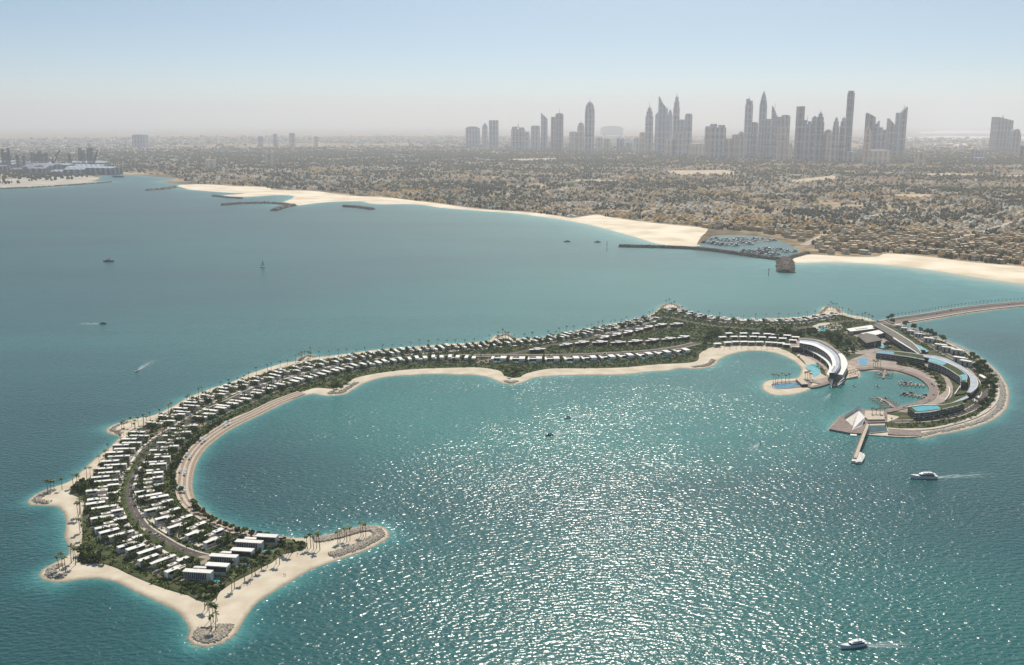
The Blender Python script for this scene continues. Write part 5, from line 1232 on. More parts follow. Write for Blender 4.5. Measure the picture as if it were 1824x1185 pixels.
    keep &= ~((U_[tr]<400)&(r_>.35))
    tr = tr[keep]
    rep = np.where(R_[tr]<4200, 4, 2); tr = np.repeat(tr, rep); n = len(tr); print('city', len(rest), 'trees', n)
    x = X[tr]+RNG.uniform(-11,11,n); y = Y[tr]+RNG.uniform(-12,12,n); fr = np.clip((R_[tr]-3000)/4000,0,1)
    rad = RNG.uniform(2.6,5.6,n)*(1+.6*fr); hz = rad*RNG.uniform(.9,1.5,n)
    bv = np.array([[1,0,.1],[.4,.9,-.1],[-.7,.7,.15],[-.9,-.5,-.1],[.2,-1,.1],[.3,.1,1],[-.2,-.1,.85]]); tri = np.array([[0,1,5],[1,6,5],[1,2,6],[2,3,6],[3,4,6],[4,5,6],[4,0,5]])
    V = bv[None]*np.stack([rad,rad,hz],1)[:,None,:]*RNG.uniform(.65,1.25,(n,7,1))+RNG.normal(0,.4,(n,7,3)); V[:,:,0]+=x[:,None]; V[:,:,1]+=y[:,None]; V[:,:,2]+=(1.2+hz*.9)[:,None]
    low = V[:,:5,:].copy(); low[:,:,2] = .8; V = np.concatenate([V, (low-np.stack([x,y,0*x],1)[:,None])*np.array([.55,.55,1])+np.stack([x,y,0*x],1)[:,None]],1)
    sk = np.array([[i,7+i,7+(i+1)%5] for i in range(5)]+[[i,7+(i+1)%5,(i+1)%5] for i in range(5)])
    T = np.concatenate([tri, sk])
    F = (T[None]+np.arange(n)[:,None,None]*12).reshape(-1,3)
    g = np.array([[.042,.050,.014],[.026,.034,.010],[.070,.060,.018]])[RNG.choice(3,n)]*RNG.uniform(.7,1.3,(n,1))
    o = numpy_mesh('city_trees', V.reshape(-1,3), F, M['city_paint'], np.repeat(g,12,0)); tag(o, 'dark green trees crowding the gardens and streets of the low city', 'trees', kind='stuff')
city_build()
def far_city():
    n = 30000; r = np.sqrt(RNG.uniform(8600**2, 17500**2, n)); a = RNG.uniform(-.56,.56,n); x = r*np.sin(a); y = r*np.cos(a)
    k = (np.sin(x/900+1)+np.cos(y/700)+.8*np.sin(x/2300-y/1500)) > RNG.normal(-.7,.8,n); x, y = x[k], y[k]; n = len(x)
    u, v = to_px(x, y); k = inland(u, v+2)&~((u>1480)&(RNG.random(n)>.35)); x, y = x[k], y[k]; n = len(x)
    w = RNG.uniform(15,60,n); d = RNG.uniform(15,45,n); h = RNG.uniform(5,16,n)*np.where(RNG.random(n)<.05,2.5,1)
    cor = [(-1,-1),(1,-1),(1,1),(-1,1)]; V = np.stack([np.stack([x+ax*w/2,y+ay*d/2,z],1) for z in (np.full(n,.5),1.2+h) for ax,ay in cor],1)
    fq = np.array([[4,5,6,7],[0,1,5,4],[1,2,6,5],[2,3,7,6],[3,0,4,7]]); F = (fq[None]+np.arange(n)[:,None,None]*8).reshape(-1,4)
    base = np.array([[.62,.52,.40],[.45,.36,.27],[.72,.66,.56],[.10,.10,.06]])[RNG.choice(4,n,p=[.3,.25,.15,.3])]*RNG.uniform(.8,1.15,(n,1))
    o = numpy_mesh('far_city', V.reshape(-1,3), F, M['city_paint'], np.repeat(base,8,0)); tag(o, 'scattered far suburbs fading into haze behind the towers', 'city', kind='stuff')
far_city()

# ------------------------------------------------------------------ towers
def tower_mat(name, c1, c2, sx=0.034, sz=0.022):
    m = bpy.data.materials.new(name); m.use_nodes = True; t = m.node_tree; N = t.nodes; b = N['Principled BSDF']; L = t.links.new
    b.inputs['Roughness'].default_value = 0.5; b.inputs['Specular IOR Level'].default_value = 0.4
    tc = N.new('ShaderNodeTexCoord'); sp = N.new('ShaderNodeSeparateXYZ'); L(tc.outputs['Object'], sp.inputs[0])
    def m_(op, x, y):
        n = N.new('ShaderNodeMath'); n.operation = op
        for i,q in enumerate((x,y)):
            if isinstance(q,(int,float)): n.inputs[i].default_value = q
            else: L(q, n.inputs[i])
        return n.outputs[0]
    fx = m_('FRACT', m_('MULTIPLY', m_('ADD', sp.outputs[0], sp.outputs[1]), sx), 0); fz = m_('FRACT', m_('MULTIPLY', sp.outputs[2], sz), 0)
    k = m_('MAXIMUM', m_('MULTIPLY', m_('GREATER_THAN', fx, 0.55), .8), m_('MULTIPLY', m_('GREATER_THAN', fz, 0.7), .45))
    no = N.new('ShaderNodeTexNoise'); no.inputs['Scale'].default_value = .02; L(tc.outputs['Object'], no.inputs['Vector'])
    k2 = m_('ADD', k, m_('MULTIPLY', m_('SUBTRACT', no.outputs[0], .5), .6))
    mx = N.new('ShaderNodeMixRGB'); mx.inputs[1].default_value = (*c1,1); mx.inputs[2].default_value = (*c2,1); L(k2, mx.inputs[0]); L(mx.outputs[0], b.inputs['Base Color'])
    return m
TM = {'g': tower_mat('tower_blue_glass',(0.18,0.24,0.30),(0.48,0.56,0.62)), 'c': tower_mat('tower_concrete',(0.20,0.22,0.25),(0.58,0.60,0.62)),
      'd': tower_mat('tower_dark_glass',(0.09,0.10,0.125),(0.34,0.36,0.40)), 's': tower_mat('tower_sandstone',(0.40,0.33,0.27),(0.76,0.66,0.56)), 'w': tower_mat('tower_pale',(0.45,0.40,0.34),(0.8,0.74,0.66))}  # tone differences between towers also stand in for lit and shaded faces
COLN = {'g':'blue-grey glass','c':'grey concrete','d':'dark glass','s':'sandstone-coloured','w':'pale'}
def tower(x0, x1, ytop, ybase, kind, m, label, y2=None, spire=None):
    uc = (x0+x1)/2; g = P(uc, ybase); rz = ((x0*7.3) % 1-.5)*1.1 if kind in ('box','flat','step','twin','point','dome') and x1-x0 < 30 else 0.0
    mpp = (P(uc+1,ybase)-P(uc,ybase)).length; w = (x1-x0)*mpp/(math.cos(rz)+.85*abs(math.sin(rz))); d = w*.85
    H = Pz(uc, ytop, ybase).z; H2 = Pz(uc, y2, ybase).z if y2 else H
    r = empty('tower', (g.x,g.y+d/2,0), rz); b = MB(); c = None; mt = TM[m]
    hw, hd = w/2, d/2
    def ring(f, z): return [(-hw*f,-hd*f,z),(hw*f,-hd*f,z),(hw*f,hd*f,z),(-hw*f,hd*f,z)]
    def stack(mb, levels):
        vs = []; fs = []
        for f, z in levels: vs += ring(f, z)
        for i in range(len(levels)-1):
            for j in range(4): fs.append((4*i+j,4*i+(j+1)%4,4*i+4+(j+1)%4,4*i+4+j))
        n = 4*(len(levels)-1); fs += [(n,n+1,n+2,n+3),(3,2,1,0)]; mb.add(vs, fs)
    crown = MB()
    if kind == 'box':
        stack(b, [(1,0),(1,H*.97)]); stack(crown, [(.8,H*.97),(.8,H)])
    elif kind == 'flat':
        stack(b, [(1,0),(1,H)]); crown = None
    elif kind == 'step':
        stack(b, [(1,0),(1,H*.80)]); stack(crown, [(.8,H*.80),(.8,H*.90),(.5,H*.90),(.5,H*.97),(.2,H*.97),(.15,H)])
    elif kind == 'point':
        stack(b, [(1,0),(1,H2)]); stack(crown, [(1,H2),(.78,H2+(H-H2)*.35),(.45,H2+(H-H2)*.7),(.02,H)])
    elif kind == 'dome':
        stack(b, [(1,0),(1,H*.80)]); stack(crown, [(.98,H*.80),(.92,H*.87),(.75,H*.93),(.5,H*.975),(.15,H)])
    elif kind in ('slantL','slantR'):      # higher on left / right
        vs = [(-hw,-hd,0),(hw,-hd,0),(hw,hd,0),(-hw,hd,0)]; zl, zr = (H,H2) if kind=='slantL' else (H2,H)
        lo = min(H,H2)
        b.add(vs+[(-hw,-hd,lo*.98),(hw,-hd,lo*.98),(hw,hd,lo*.98),(-hw,hd,lo*.98)], [(3,2,1,0),(4,5,6,7),(0,1,5,4),(1,2,6,5),(2,3,7,6),(3,0,4,7)])
        crown.add([(-hw,-hd,lo*.98),(hw,-hd,lo*.98),(hw,hd,lo*.98),(-hw,hd,lo*.98),(-hw,-hd,zl),(hw,-hd,zr),(hw,hd,zr),(-hw,hd,zl)], [(3,2,1,0),(4,5,6,7),(0,1,5,4),(1,2,6,5),(2,3,7,6),(3,0,4,7)])
    elif kind == 'sail':                   # curved blade, highest at left
        n = 8; vs = []; 
        for i in range(n+1):
            t = i/n; x = -hw+2*hw*t; z = H2+(H-H2)*(1-t)**1.6; vs += [(x,-hd,0),(x,hd,0),(x,-hd,z),(x,hd,z)]
        fs = []
        for i in range(n): a = 4*i; fs += [(a,a+4,a+6,a+2),(a+1,a+3,a+7,a+5),(a+2,a+6,a+7,a+3)]
        fs += [(0,2,3,1),(4*n,4*n+1,4*n+3,4*n+2)]; b.add(vs, fs); crown = None
    elif kind == 'round':                  # arched top
        stack(b, [(1,0),(1,H2)]); n = 8; vs = []
        for i in range(n+1):
            t = i/n; x = -hw+2*hw*t; z = H2+(H-H2)*math.sqrt(max(0,1-(2*t-1)**2)); vs += [(x,-hd,H2),(x,hd,H2),(x,-hd,z+.5),(x,hd,z+.5)]
        fs = []
        for i in range(n): a = 4*i; fs += [(a,a+4,a+6,a+2),(a+1,a+3,a+7,a+5),(a+2,a+6,a+7,a+3)]
        crown.add(vs, fs)
    elif kind == 'twin':
        stack(b, [(1,0),(1,H*.9)])
        for s_ in (-1,1): crown.box(s_*hw*.55-hw*.35, s_*hw*.55+hw*.35, -hd*.7, hd*.7, H*.9, H*(1 if s_<0 else .97))
    b.build('shaft', mt, r)
    if crown: crown.build('crown', mt, r)
    if spire:
        hs = Pz(uc, spire, ybase).z; s = MB(); s.tube([(0,0,H*.96),(0,0,hs)], [max(2.2,w*.05),.8], 5); s.build('spire', mt, r)
    if H > 200:                            # mechanical bands that break the shaft
        q = MB(); 
        for f in (.35,.62): q.box(-hw*1.02,hw*1.02,-hd*1.02,hd*1.02,H*f if H2>=H*.7 else H2*f,(H*f if H2>=H*.7 else H2*f)+7)
        q.build('plant_floor', TM['c' if m!='c' else 'd'], r)
    tag(r, label, 'tower'); return r
TW = [
 (829.6,854.4,225.5,264,'round','g','broad arched glass tower at the left end of the main skyline',229,None),
 (859,868.6,219,264,'point','g','thin pointed tower between the arched tower and the square glass slab',226,None),
 (871,888,214.4,268,'flat','g','square green-grey glass slab, third tower from the left of the skyline',None,None),
 (910.6,935.5,226,270,'twin','c','wide unfinished concrete tower with ragged top right of the glass slab',None,218),
 (935,943,235,269,'flat','c','narrow lower block touching the ragged concrete tower',None,None),
 (945.4,962,224,268,'box','g','short blue-grey office tower left of the slanted blade',None,None),
 (963.5,975,201,270,'slantL','g','slim glass blade with roof slanting down to the right, left third of skyline',212,None),
 (981,990,208.5,271,'flat','d','narrow dark half of a twin slab left of the mast tower',None,None),
 (989,1003,202,273,'box','d','tall slab with a single mast near the left third of the skyline',None,192.5),
 (1014,1028,234.5,272,'box','w','squat pale tower left of the great domed tower',None,None),
 (1028,1041,218,272,'dome','s','domed sandstone tower leaning against the great domed tower',None,212),
 (1041,1059,181,275,'dome','c','great domed tower standing alone in the left half of skyline',None,174),
 (1061,1074,245,272,'box','w','low pale block first to the right of the great domed tower',None,None),
 (1076,1087,247,272,'box','s','low sandstone block second to the right of the great domed tower',None,None),
 (1098,1113,246,272,'twin','g','low twin-topped block in the gap of the skyline',None,None),
 (1114,1127,254,272,'flat','g','lowest dark block in the gap of the skyline',None,None),
 (1129,1140,246,274,'box','w','pale block at the foot of the crowned tower, lower one',None,None),
 (1139,1150,236,274,'box','s','sandstone block stepping up to the crowned tower',None,None),
 (1149,1162,190,276,'step','c','slim tower with stepped crown and spire left of the sail tower',None,180),
 (1166,1177,199,274,'point','g','glass tower directly left of the sail-topped tower',205,None),
 (1172,1187,172,276,'sail','g','sail-topped glass tower with a long mast on its left edge',193,None),
 (1187,1197,194,274,'point','g','small pointed tower right of the sail-topped tower',208,None),
 (1197,1209,170,276,'step','c','tall crowned tower right of the sail-topped tower',None,163),
 (1208,1220,213,276,'flat','g','plain lower slab right of the tall crowned tower',None,None),
 (1219,1231,202.6,278,'box','c','square tower ending the group around the sail tower',None,None),
 (1184,1200,248.7,279,'box','s','low salmon-coloured block at the foot of the sail tower',None,None),
 (1199,1217,238,279,'flat','c','mid-height block in front of the crowned tower',None,None),
 (1229,1254,256,281,'box','w','long low pale block right of the sail tower group',None,None),
 (1254,1266,225,283,'box','s','left shoulder of the isolated stepped concrete group',None,None),
 (1265,1291,221,284,'twin','c','broad stepped concrete tower of the isolated middle group',None,None),
 (1290,1304,247,284,'flat','s','low sandstone block right of the broad stepped tower',None,None),
 (1303,1316,240,284,'box','w','low pale block left of the twin-masted tower, first one',None,None),
 (1312,1327,234,284,'step','s','stepped sandstone block left of the twin-masted tower',None,None),
 (1324.5,1337.5,176,282,'twin','c','tall twin-masted tower left of the needle-pointed tower',None,171),
 (1336,1348,218,282,'box','d','mid-height tower between twin-masted and needle-pointed towers',None,None),
 (1349.7,1362,161,284,'point','g','needle-pointed glass tower, sharpest of the skyline',189,None),
 (1362,1373,212,284,'box','c','mid-height block right of the needle-pointed tower',None,None),
 (1372,1381,189,284,'slantL','g','thin wedge tower with mast right of the needle-pointed tower',208,183),
 (1379,1390,208.5,285,'flat','c','narrow slab left of the square cluster slab',None,None),
 (1389,1404,205,285,'box','c','square slab with cranes right of the wedge tower',None,None),
 (1385,1399,226,288,'box','s','sandstone block in front of the square slab with cranes',None,None),
 (1400,1411,256,287,'flat','w','tiny pale block in the gap before the dark square tower',None,None),
 (1415.4,1429,189.6,288,'flat','d','dark square flat-topped tower opening the right-hand cluster',None,None),
 (1428,1443,214,288,'twin','g','pair-topped glass tower right of the dark square tower',None,206),
 (1442.6,1452,206,288,'point','c','stepped tower beside the crane-topped tower',211,None),
 (1450,1466,200,289,'step','d','crane-topped dark tower in the right-hand cluster',None,195),
 (1466,1481,230,289,'dome','s','low domed sandstone block left of the tallest tower',None,None),
 (1480,1492,208.5,291,'step','c','left one of two crowned concrete towers beside the tallest tower',None,None),
 (1493,1505,208.5,291,'step','c','right one of two crowned concrete towers beside the tallest tower',None,None),
 (1503,1515,161.7,288,'box','d','tallest tower of the skyline, plain dark slab',None,None),
 (1504,1526,271,292,'flat','c','low podium at the foot of the tallest tower',None,None),
 (1539.8,1554,201.4,291,'slantL','d','tower with roof slanting down right after the tallest tower',209,None),
 (1538,1550,227,294,'dome','s','domed sandstone tower in front of the first slanted tower',None,221),
 (1553,1562,215,289,'slantR','g','narrow pointed glass tower right of the first slanted tower',224,None),
 (1562,1569,227,288,'flat','c','left one of two short slabs between the slanted towers',None,None),
 (1569,1577,231,288,'round','g','right one of two short slabs between the slanted towers',234,None),
 (1578.8,1591,211,280,'slantL','d','thin slanted tower directly left of the tower rising right',224,None),
 (1591,1601,201,280,'flat','g','flat-topped half of the last pair of the main skyline',None,None),
 (1600,1610,190,280,'slantR','d','tower rising to a sharp right corner, last of main skyline',201,186),
 (1549,1585,267.6,294,'box','w','low white-framed block in front of the slanted towers',None,None),
 (1632,1647,271,299,'flat','s','isolated pale sandstone block on the plain right of the skyline',None,None),
 (1733,1756,267.6,285,'box','c','wide low grey block left of the far right tower pair',None,None),
 (1771.8,1800,208.5,271,'slantL','d','broad dark tower with mast at the far right of the photo',215,204),
 (1799.7,1816,230,273,'round','d','curved dark tower leaning on the broad far right tower',245,None),
 (1819,1834,260,292,'flat','d','dark block cut by the right edge of the photo',None,None),
 (236.5,259,240,264,'box','g','wide hazy blue tower standing alone over the port',None,None),
 (469,488,271,299,'twin','s','brown block standing alone above the western suburbs',None,None),
 (514.5,526,237,262,'box','c','hazy tower on the far western horizon, tallest of its group',None,None),
 (486,494.5,238.5,262,'flat','g','hazy narrow tower on the far western horizon, middle of its group',None,None),
 (460,468,243,262,'flat','g','hazy narrow tower on the far western horizon, left of its group',None,None),
 (560,566,243,262,'flat','c','hazy thin tower on the far western horizon, right of its group',None,None),
 (363,385,285,303,'box','w','pale hazy block above the left end of the sandy beach',None,None),
 (1733,1760,281,290,'flat','c','long low block below the wide grey block on the right',None,None),
]
for t in TW: tower(*t[:7], y2=t[7], spire=t[8])
for u0,u1,yt in ((1072,1110,228),):
    tower(u0,u1,224,241,'step','g','very faint wide domed palace on the horizon behind the skyline gap')
M['steel'] = mat('port_steel',(.03,.035,.045),.7,var=.2,scale=1)
# ------------------------------------------------------------------ port on the far left
def rig(u, yt, yb, label, w=26):
    g = P(u,yb); H = Pz(u,yt,yb).z; r = empty('lattice_mast', (g.x,g.y,1)); k = MB(); h = w/2
    for sx in (-1,1):
        for sy in (-1,1): k.bar((sx*h,sy*h,0),(sx*h,sy*h,H),2.2)
    k.build('leg_frame', M['steel'], r); k = MB(); n = max(3,int(H/w/1.6))
    for i in range(n):
        z0, z1 = H*i/n, H*(i+1)/n
        for sx in (-1,1): k.bar((sx*h,-h,z0),(-sx*h,-h,z1),.9); k.bar((h*sx,-h,z0),(h*sx,h,z1),.8)
        k.bar((-h,-h,z1),(h,-h,z1),1.2)
    k.build('bracing', M['steel'], r); tag(r, label, 'mast')
for i,(u,a,b) in enumerate([(7.7,266,305),(18.6,264,305),(14,272,304),(33,276,303),(44,279,303),(60,272,303),(66,275,303),(73,270,303),(79,274,303),(85,272,303),(126,276,302),(150,268,301),(144.7,264,300),(160,264,302),(165,264,302)]):
    rig(u,a,b,f'hazy lattice mast in the port, {ordinal(i+1)} from the left edge of the photo', 9 if i<5 else 11)
for i,(u0,y0,u1,y1,yb) in enumerate([(95,288,107,267,303),(167,292,174,268,303),(128,290,122,272,302)]):
    g = P(u0,yb); H = Pz(u0,y0,yb).z; tip = Pz(u1,y1,yb); r = empty('port_crane',(g.x,g.y,1)); k = MB()
    k.bar((-14,0,0),(0,0,H),6); k.bar((14,0,0),(0,0,H),6); k.build('tower', M['steel'], r)
    k = MB(); k.bar((0,0,H*.6),(tip.x-g.x,0,tip.z),5); k.bar((0,0,H*1.3),(tip.x-g.x,0,tip.z),3); k.bar((0,0,H*.6),(0,0,H*1.3),5); k.build('jib', M['steel'], r)
    tag(r, ['hazy crane with long jib raised right over the port sheds','hazy crane beside the tallest lattice masts of the port','hazy crane with jib leaning left in middle of the port'][i], 'crane')
rp = random.Random(9)
for i in range(46):
    u = rp.uniform(-10,200); yb = rp.uniform(297,312); g = P(u,yb); w = rp.uniform(60,220); k = MB(); h = rp.uniform(12,34)
    k.box(-w/2,w/2,-40,40,0,h); k.m = 1; k.prism([(-w/2-2,-42),(w/2+2,-42),(w/2+2,42),(-w/2-2,42)],h,h+6,top=[(-w/2-2,-6),(w/2+2,-6),(w/2+2,6),(-w/2-2,6)])
    o = k.build('port_shed', [TM['d'], TM[rp.choice('gcd')]], None, (g.x,g.y,1), rp.uniform(-.3,.1)); tag(o, 'long grey shed in the hazy port on the far left', 'shed', 'sheds of the hazy port')

# ------------------------------------------------------------------ breakwaters
def mole(label, px, w, h, n, m='dark_rock', size=3.0):
    l = seg(px, 6); c = sum(l, Vector((0,0)))/len(l); nn = normals2(l, False); N = len(l); k = MB(); vs = []
    prof = [(-w/2-h*1.2,-2.0),(-w/4,h),(w/4,h),(w/2+h*1.2,-2.0)]
    for p, q in zip(l, nn): vs += [(p.x-c.x+q.x*s_, p.y-c.y+q.y*s_, z) for s_, z in prof]
    fs = [(4*i+j,4*i+j+1,4*i+5+j,4*i+4+j) for i in range(N-1) for j in range(3)]+[(0,3,2,1),(4*N-4,4*N-3,4*N-2,4*N-1)]
    fs = [f[::-1] for f in fs]
    k.add(vs, fs); r = empty('breakwater', (c.x,c.y,0)); k.build('core', M[m], r)
    pts = []
    for _ in range(n):
        i = random.randrange(N-1); p = l[i].lerp(l[i+1], random.random()); s_ = random.uniform(-1,1); q = nn[i]*s_*(w/2+h*.8)
        z = h if abs(s_)*(w/2+h*.8) < w/4 else h*(1-(abs(s_)*(w/2+h*.8)-w/4)/(w/4+h*.8))
        pts.append((p.x+q.x-c.x, p.y+q.y-c.y, max(-.2,z)))
    rocks('boulders', None, pts, size, m=m); o = bpy.context.scene.collection.objects[-1]; o.parent = r; o['kind'] = 'stuff'; o.name = 'boulders'
    tag(r, label, 'breakwater')
mole('long brown rock breakwater running left from the coastal marina', [(1103,439.8),(1130,440.5),(1172,441.5),(1254,445.5),(1322.6,454.6),(1386,463.5)], 9, 4.5, 2600, size=2.2)
mole('broad rock head pointing seaward from the marina breakwater', [(1398,462),(1399,472),(1399.4,486)], 22, 5, 900, size=2.4)
mole('short rock arm joining marina breakwater to the eastern beach', [(1398,464),(1412,459.5),(1438,452.5)], 9, 4.5, 500, size=2.2)
mole('dark rock arm enclosing the small lagoon off the western beach', [(396,366),(430,363.5),(466,362.5),(500,364),(521,367.5)], 16, 5, 300, size=3.5)
mole('short dark rock groyne just left of the western beach', [(489,375.5),(502,370.5),(523,366.5)], 18, 5, 250, size=3.5)
mole('small rock finger in the western lagoon', [(380,349.5),(400,352),(430,354)], 12, 4, 150, size=3.5)
mole('straight detached rock breakwater off the long beach', [(613,368.3),(640,370.5),(663,373.5)], 14, 5, 250, size=3.5)
mole('dark rock jetty at the tip of the western sand', [(262,339.6),(285,338),(311,334)], 18, 5, 150, size=4)
mole('thin rock breakwater along the hazy sand flat at the left', [(-20,337.5),(66,334.5),(131,330.3),(197,325)], 12, 4, 300, size=4)

# ------------------------------------------------------------------ coastal marina
def boat_mesh(L, cab=True, m='hull'):
    k = MB(); w = L*.28; h = L*.13
    top = [(-L/2,-w/2),(L*.15,-w/2),(L*.38,-w*.3),(L/2,0),(L*.38,w*.3),(L*.15,w/2),(-L/2,w/2)]
    bot = [(x*.9,y*.65) for x,y in top]
    k.prism(bot, -.4, h, top=top)
    k.m = 1; k.box(-L*.3,L*.12,-w*.3,w*.3,h,h+L*.10); k.m = 0; k.box(-L*.27,L*.05,-w*.32,w*.32,h+L*.10,h+L*.14)
    return k.mesh('moored_boat', [M[m], M['glass']])
M['hull'] = mat('white_hull', (0.72,0.72,0.70), 0.3, base2=(0.82,0.82,0.80), scale=1, spec=0.5)
M['dark_hull'] = mat('dark_hull', (0.06,0.08,0.11), 0.3, var=.3, scale=1, spec=0.5)
bm1, bm2, bm3 = boat_mesh(14), boat_mesh(19), boat_mesh(16, m='dark_hull')
rb = random.Random(4)
def berth_line(px, label, n, group='boats moored in the coastal marina', wd=3.0):
    l = [P(u,v) for u,v in px]; c = (l[0]+l[-1])/2; r = empty('marina_pier', (c.x,c.y,0)); k = MB(); k.bar(l[0]-c+Vector((0,0,.9)), l[-1]-c+Vector((0,0,.9)), wd, .5); k.build('walkway', M['path'], r)
    d = (l[-1]-l[0]).normalized(); s = Vector((-d.y,d.x,0)); L = (l[-1]-l[0]).length
    for i in range(n):
        p = l[0].lerp(l[-1],(i+.5)/n)-c
        q = MB(); q.bar((p-s*16).to_tuple()[:2]+(.8,), (p+s*16).to_tuple()[:2]+(.8,), 1.0, .3); q.build('finger', M['path'], r)
        for sg in (-1,1):
            if rb.random() < .22: continue
            o = bpy.data.objects.new('moored_boat', rb.choice([bm1,bm2,bm1,bm3])); COL.objects.link(o); e = p+c+s*sg*9.5+d*L/n*.35
            o.location = (e.x,e.y,.3); o.rotation_euler = (0,0,math.atan2(s.y*sg,s.x*sg)); tag(o, 'small boat moored at a pier of the coastal marina', 'boat', group)
    tag(r, label, 'pier')
berth_line([(1266,426),(1295,430),(1330,433)], 'upper left pier of the coastal marina', 10)
berth_line([(1302,425),(1335,427),(1374,429)], 'top right pier of the coastal marina', 9)
berth_line([(1310,438),(1340,433),(1376,428)], 'slanting bare pier crossing the middle of the coastal marina', 3)
berth_line([(1350,443),(1380,446.5),(1413,449.5)], 'lower right pier of the coastal marina', 10)
berth_line([(1324,447),(1350,450.5),(1382,455)], 'lowest pier of the coastal marina beside the breakwater', 9)
berth_line([(1252,431.5),(1280,435.5),(1308,439)], 'lower left pier of the coastal marina', 7)

for u,v,a in [(1604,682,.4),(1612,684,.4),(1622,683.5,.4),(1634,686,.4),(1610,703,.3),(1622,702,.3),(1636,708,.3),(1648,706,.3),(1570,716,-.4),(1577,711,-.4),(1586,724,-.4),(1568,667,1.4),(1581,668,1.4)]:
    o = bpy.data.objects.new('moored_boat', rb.choice([bm1,bm1,bm3])); COL.objects.link(o); p = P(u,v); o.location = (p.x,p.y,.2); o.rotation_euler = (0,0,a+1.57); o.scale = (.42,.42,.5)
    tag(o, 'small boat moored beside a brown pier in the resort basin', 'boat', 'boats moored in the resort basin')
# ------------------------------------------------------------------ boats on the water
M['foam'] = bpy.data.materials.new('wake_foam'); M['foam'].use_nodes = True
def foam_nodes():
    t = M['foam'].node_tree; N = t.nodes; b = N['Principled BSDF']; b.inputs['Base Color'].default_value = (.75,.82,.82,1); b.inputs['Roughness'].default_value = .8
    a = N.new('ShaderNodeAttribute'); a.attribute_name = 'paint'; g = N.new('ShaderNodeNewGeometry'); mp = N.new('ShaderNodeMapping'); mp.inputs['Scale'].default_value = (.25,1,1)
    n = N.new('ShaderNodeTexNoise'); n.inputs['Scale'].default_value = .8; n.inputs['Detail'].default_value = 4; t.links.new(g.outputs['Position'], mp.inputs[0]); t.links.new(mp.outputs[0], n.inputs['Vector'])
    s = N.new('ShaderNodeMath'); s.operation = 'SUBTRACT'; s.inputs[1].default_value = .38; t.links.new(n.outputs[0], s.inputs[0])
    m = N.new('ShaderNodeMath'); m.operation = 'MULTIPLY'; m.inputs[1].default_value = 5.0; m.use_clamp = True; t.links.new(s.outputs[0], m.inputs[0])
    q = N.new('ShaderNodeMath'); q.operation = 'MULTIPLY'; t.links.new(m.outputs[0], q.inputs[0]); t.links.new(a.outputs['Fac'], q.inputs[1]); t.links.new(q.outputs[0], b.inputs['Alpha'])
foam_nodes()
def wake(p, ang, L, w0, w1, strength=.8, arms=True):
    """foam trail behind a boat: centre trail and two diverging arms"""
    d = Vector((math.cos(ang),math.sin(ang))); s = Vector((-d.y,d.x)); V = []; F = []; C = []
    def strip_(a0, a1, b0, b1, st):
        n = 24; base = len(V)
        for i in range(n+1):
            t = i/n; c = p-d*L*t; o_ = a0+(a1-a0)*t; w = b0+(b1-b0)*t
            for j, e in ((-1,0),(0,1),(1,0)):
                q = c+s*(o_+j*w); V.append((q.x,q.y,.02)); C.append([st*e*(1-t)**.8]*3)
        for i in range(n):
            for j in range(2): a = base+3*i+j; F.append((a,a+1,a+4,a+3))
    strip_(0,0,w0,w0*1.4,strength)
    if arms:
        strip_(w0*.6,w1,w0*.5,w0*.7,strength*.8); strip_(-w0*.6,-w1,w0*.5,w0*.7,strength*.8)
    V_ = np.array(V); F_ = np.array(F)[:, ::-1]
    o = numpy_mesh('wake_foam', V_, F_, M['foam'], np.array(C)); tag(o, kind='structure'); o.visible_shadow = True
def yacht(p, ang, L, label, decks=2, red=False):
    r = empty('motor_yacht', (p.x,p.y,0), ang); w = L*.22
    st = [(-.5,.42,.0),(-.2,.5,0),(.1,.5,.02),(.3,.38,.05),(.42,.2,.08),(.5,.02,.11)]
    k = MB(); vs = []; h = L*.10
    for x,y,z in st: vs += [(x*L*.94,-y*w*.6,-.8),(x*L,-y*w,h+z*L*.5),(x*L,y*w,h+z*L*.5),(x*L*.94,y*w*.6,-.8)]
    fs = [(4*i+j,4*i+(j+1)%4,4*i+4+(j+1)%4,4*i+4+j)[::-1] for i in range(len(st)-1) for j in range(4)]+[(0,1,2,3),(4*len(st)-1,4*len(st)-2,4*len(st)-3,4*len(st)-4)]
    k.add(vs, fs); k.build('hull', M['hull'], r)
    k = MB(); k.box(-L*.36,L*.16,-w*.38,w*.38,h,h+L*.055); k.build('window', M['glass'], r)
    k = MB(); k.box(-L*.42,L*.14,-w*.42,w*.42,h+L*.056,h+L*.075); k.prism([(-L*.1,-w*.3),(L*.12,-w*.3),(L*.2,0),(L*.12,w*.3),(-L*.1,w*.3)],h+L*.076,h+L*.11,top=[(-L*.1,-w*.28),(L*.05,-w*.28),(L*.08,0),(L*.05,w*.28),(-L*.1,w*.28)]); k.build('cabin', M['hull'], r)
    k = MB(); k.box(-L*.3,L*.02,-w*.34,w*.34,h+L*.111,h+L*.125); k.box(-L*.28,-L*.26,-w*.3,w*.3,h+L*.076,h+L*.111); k.build('flybridge_roof', M['hull'], r)
    if red: k = MB(); k.box(-L*.34,-L*.05,-w*.33,w*.33,h+L*.077,h+L*.095); k.build('deck_seating', M['red'], r)
    k = MB(); k.tube([(-L*.15,0,h+L*.12),(-L*.19,0,h+L*.2)],.12,5); k.bar((-L*.17,-w*.2,h+L*.155),(-L*.17,w*.2,h+L*.155),.25); k.build('radar_mast', M['hull'], r)
    tag(r, label, 'yacht'); return r
M['red'] = mat('red_cushions', (.35,.08,.05), .8, var=.2, scale=2)
def dirang(u0,v0,u1,v1):
    a, b = P(u0,v0), P(u1,v1); return math.atan2(b.y-a.y,b.x-a.x)
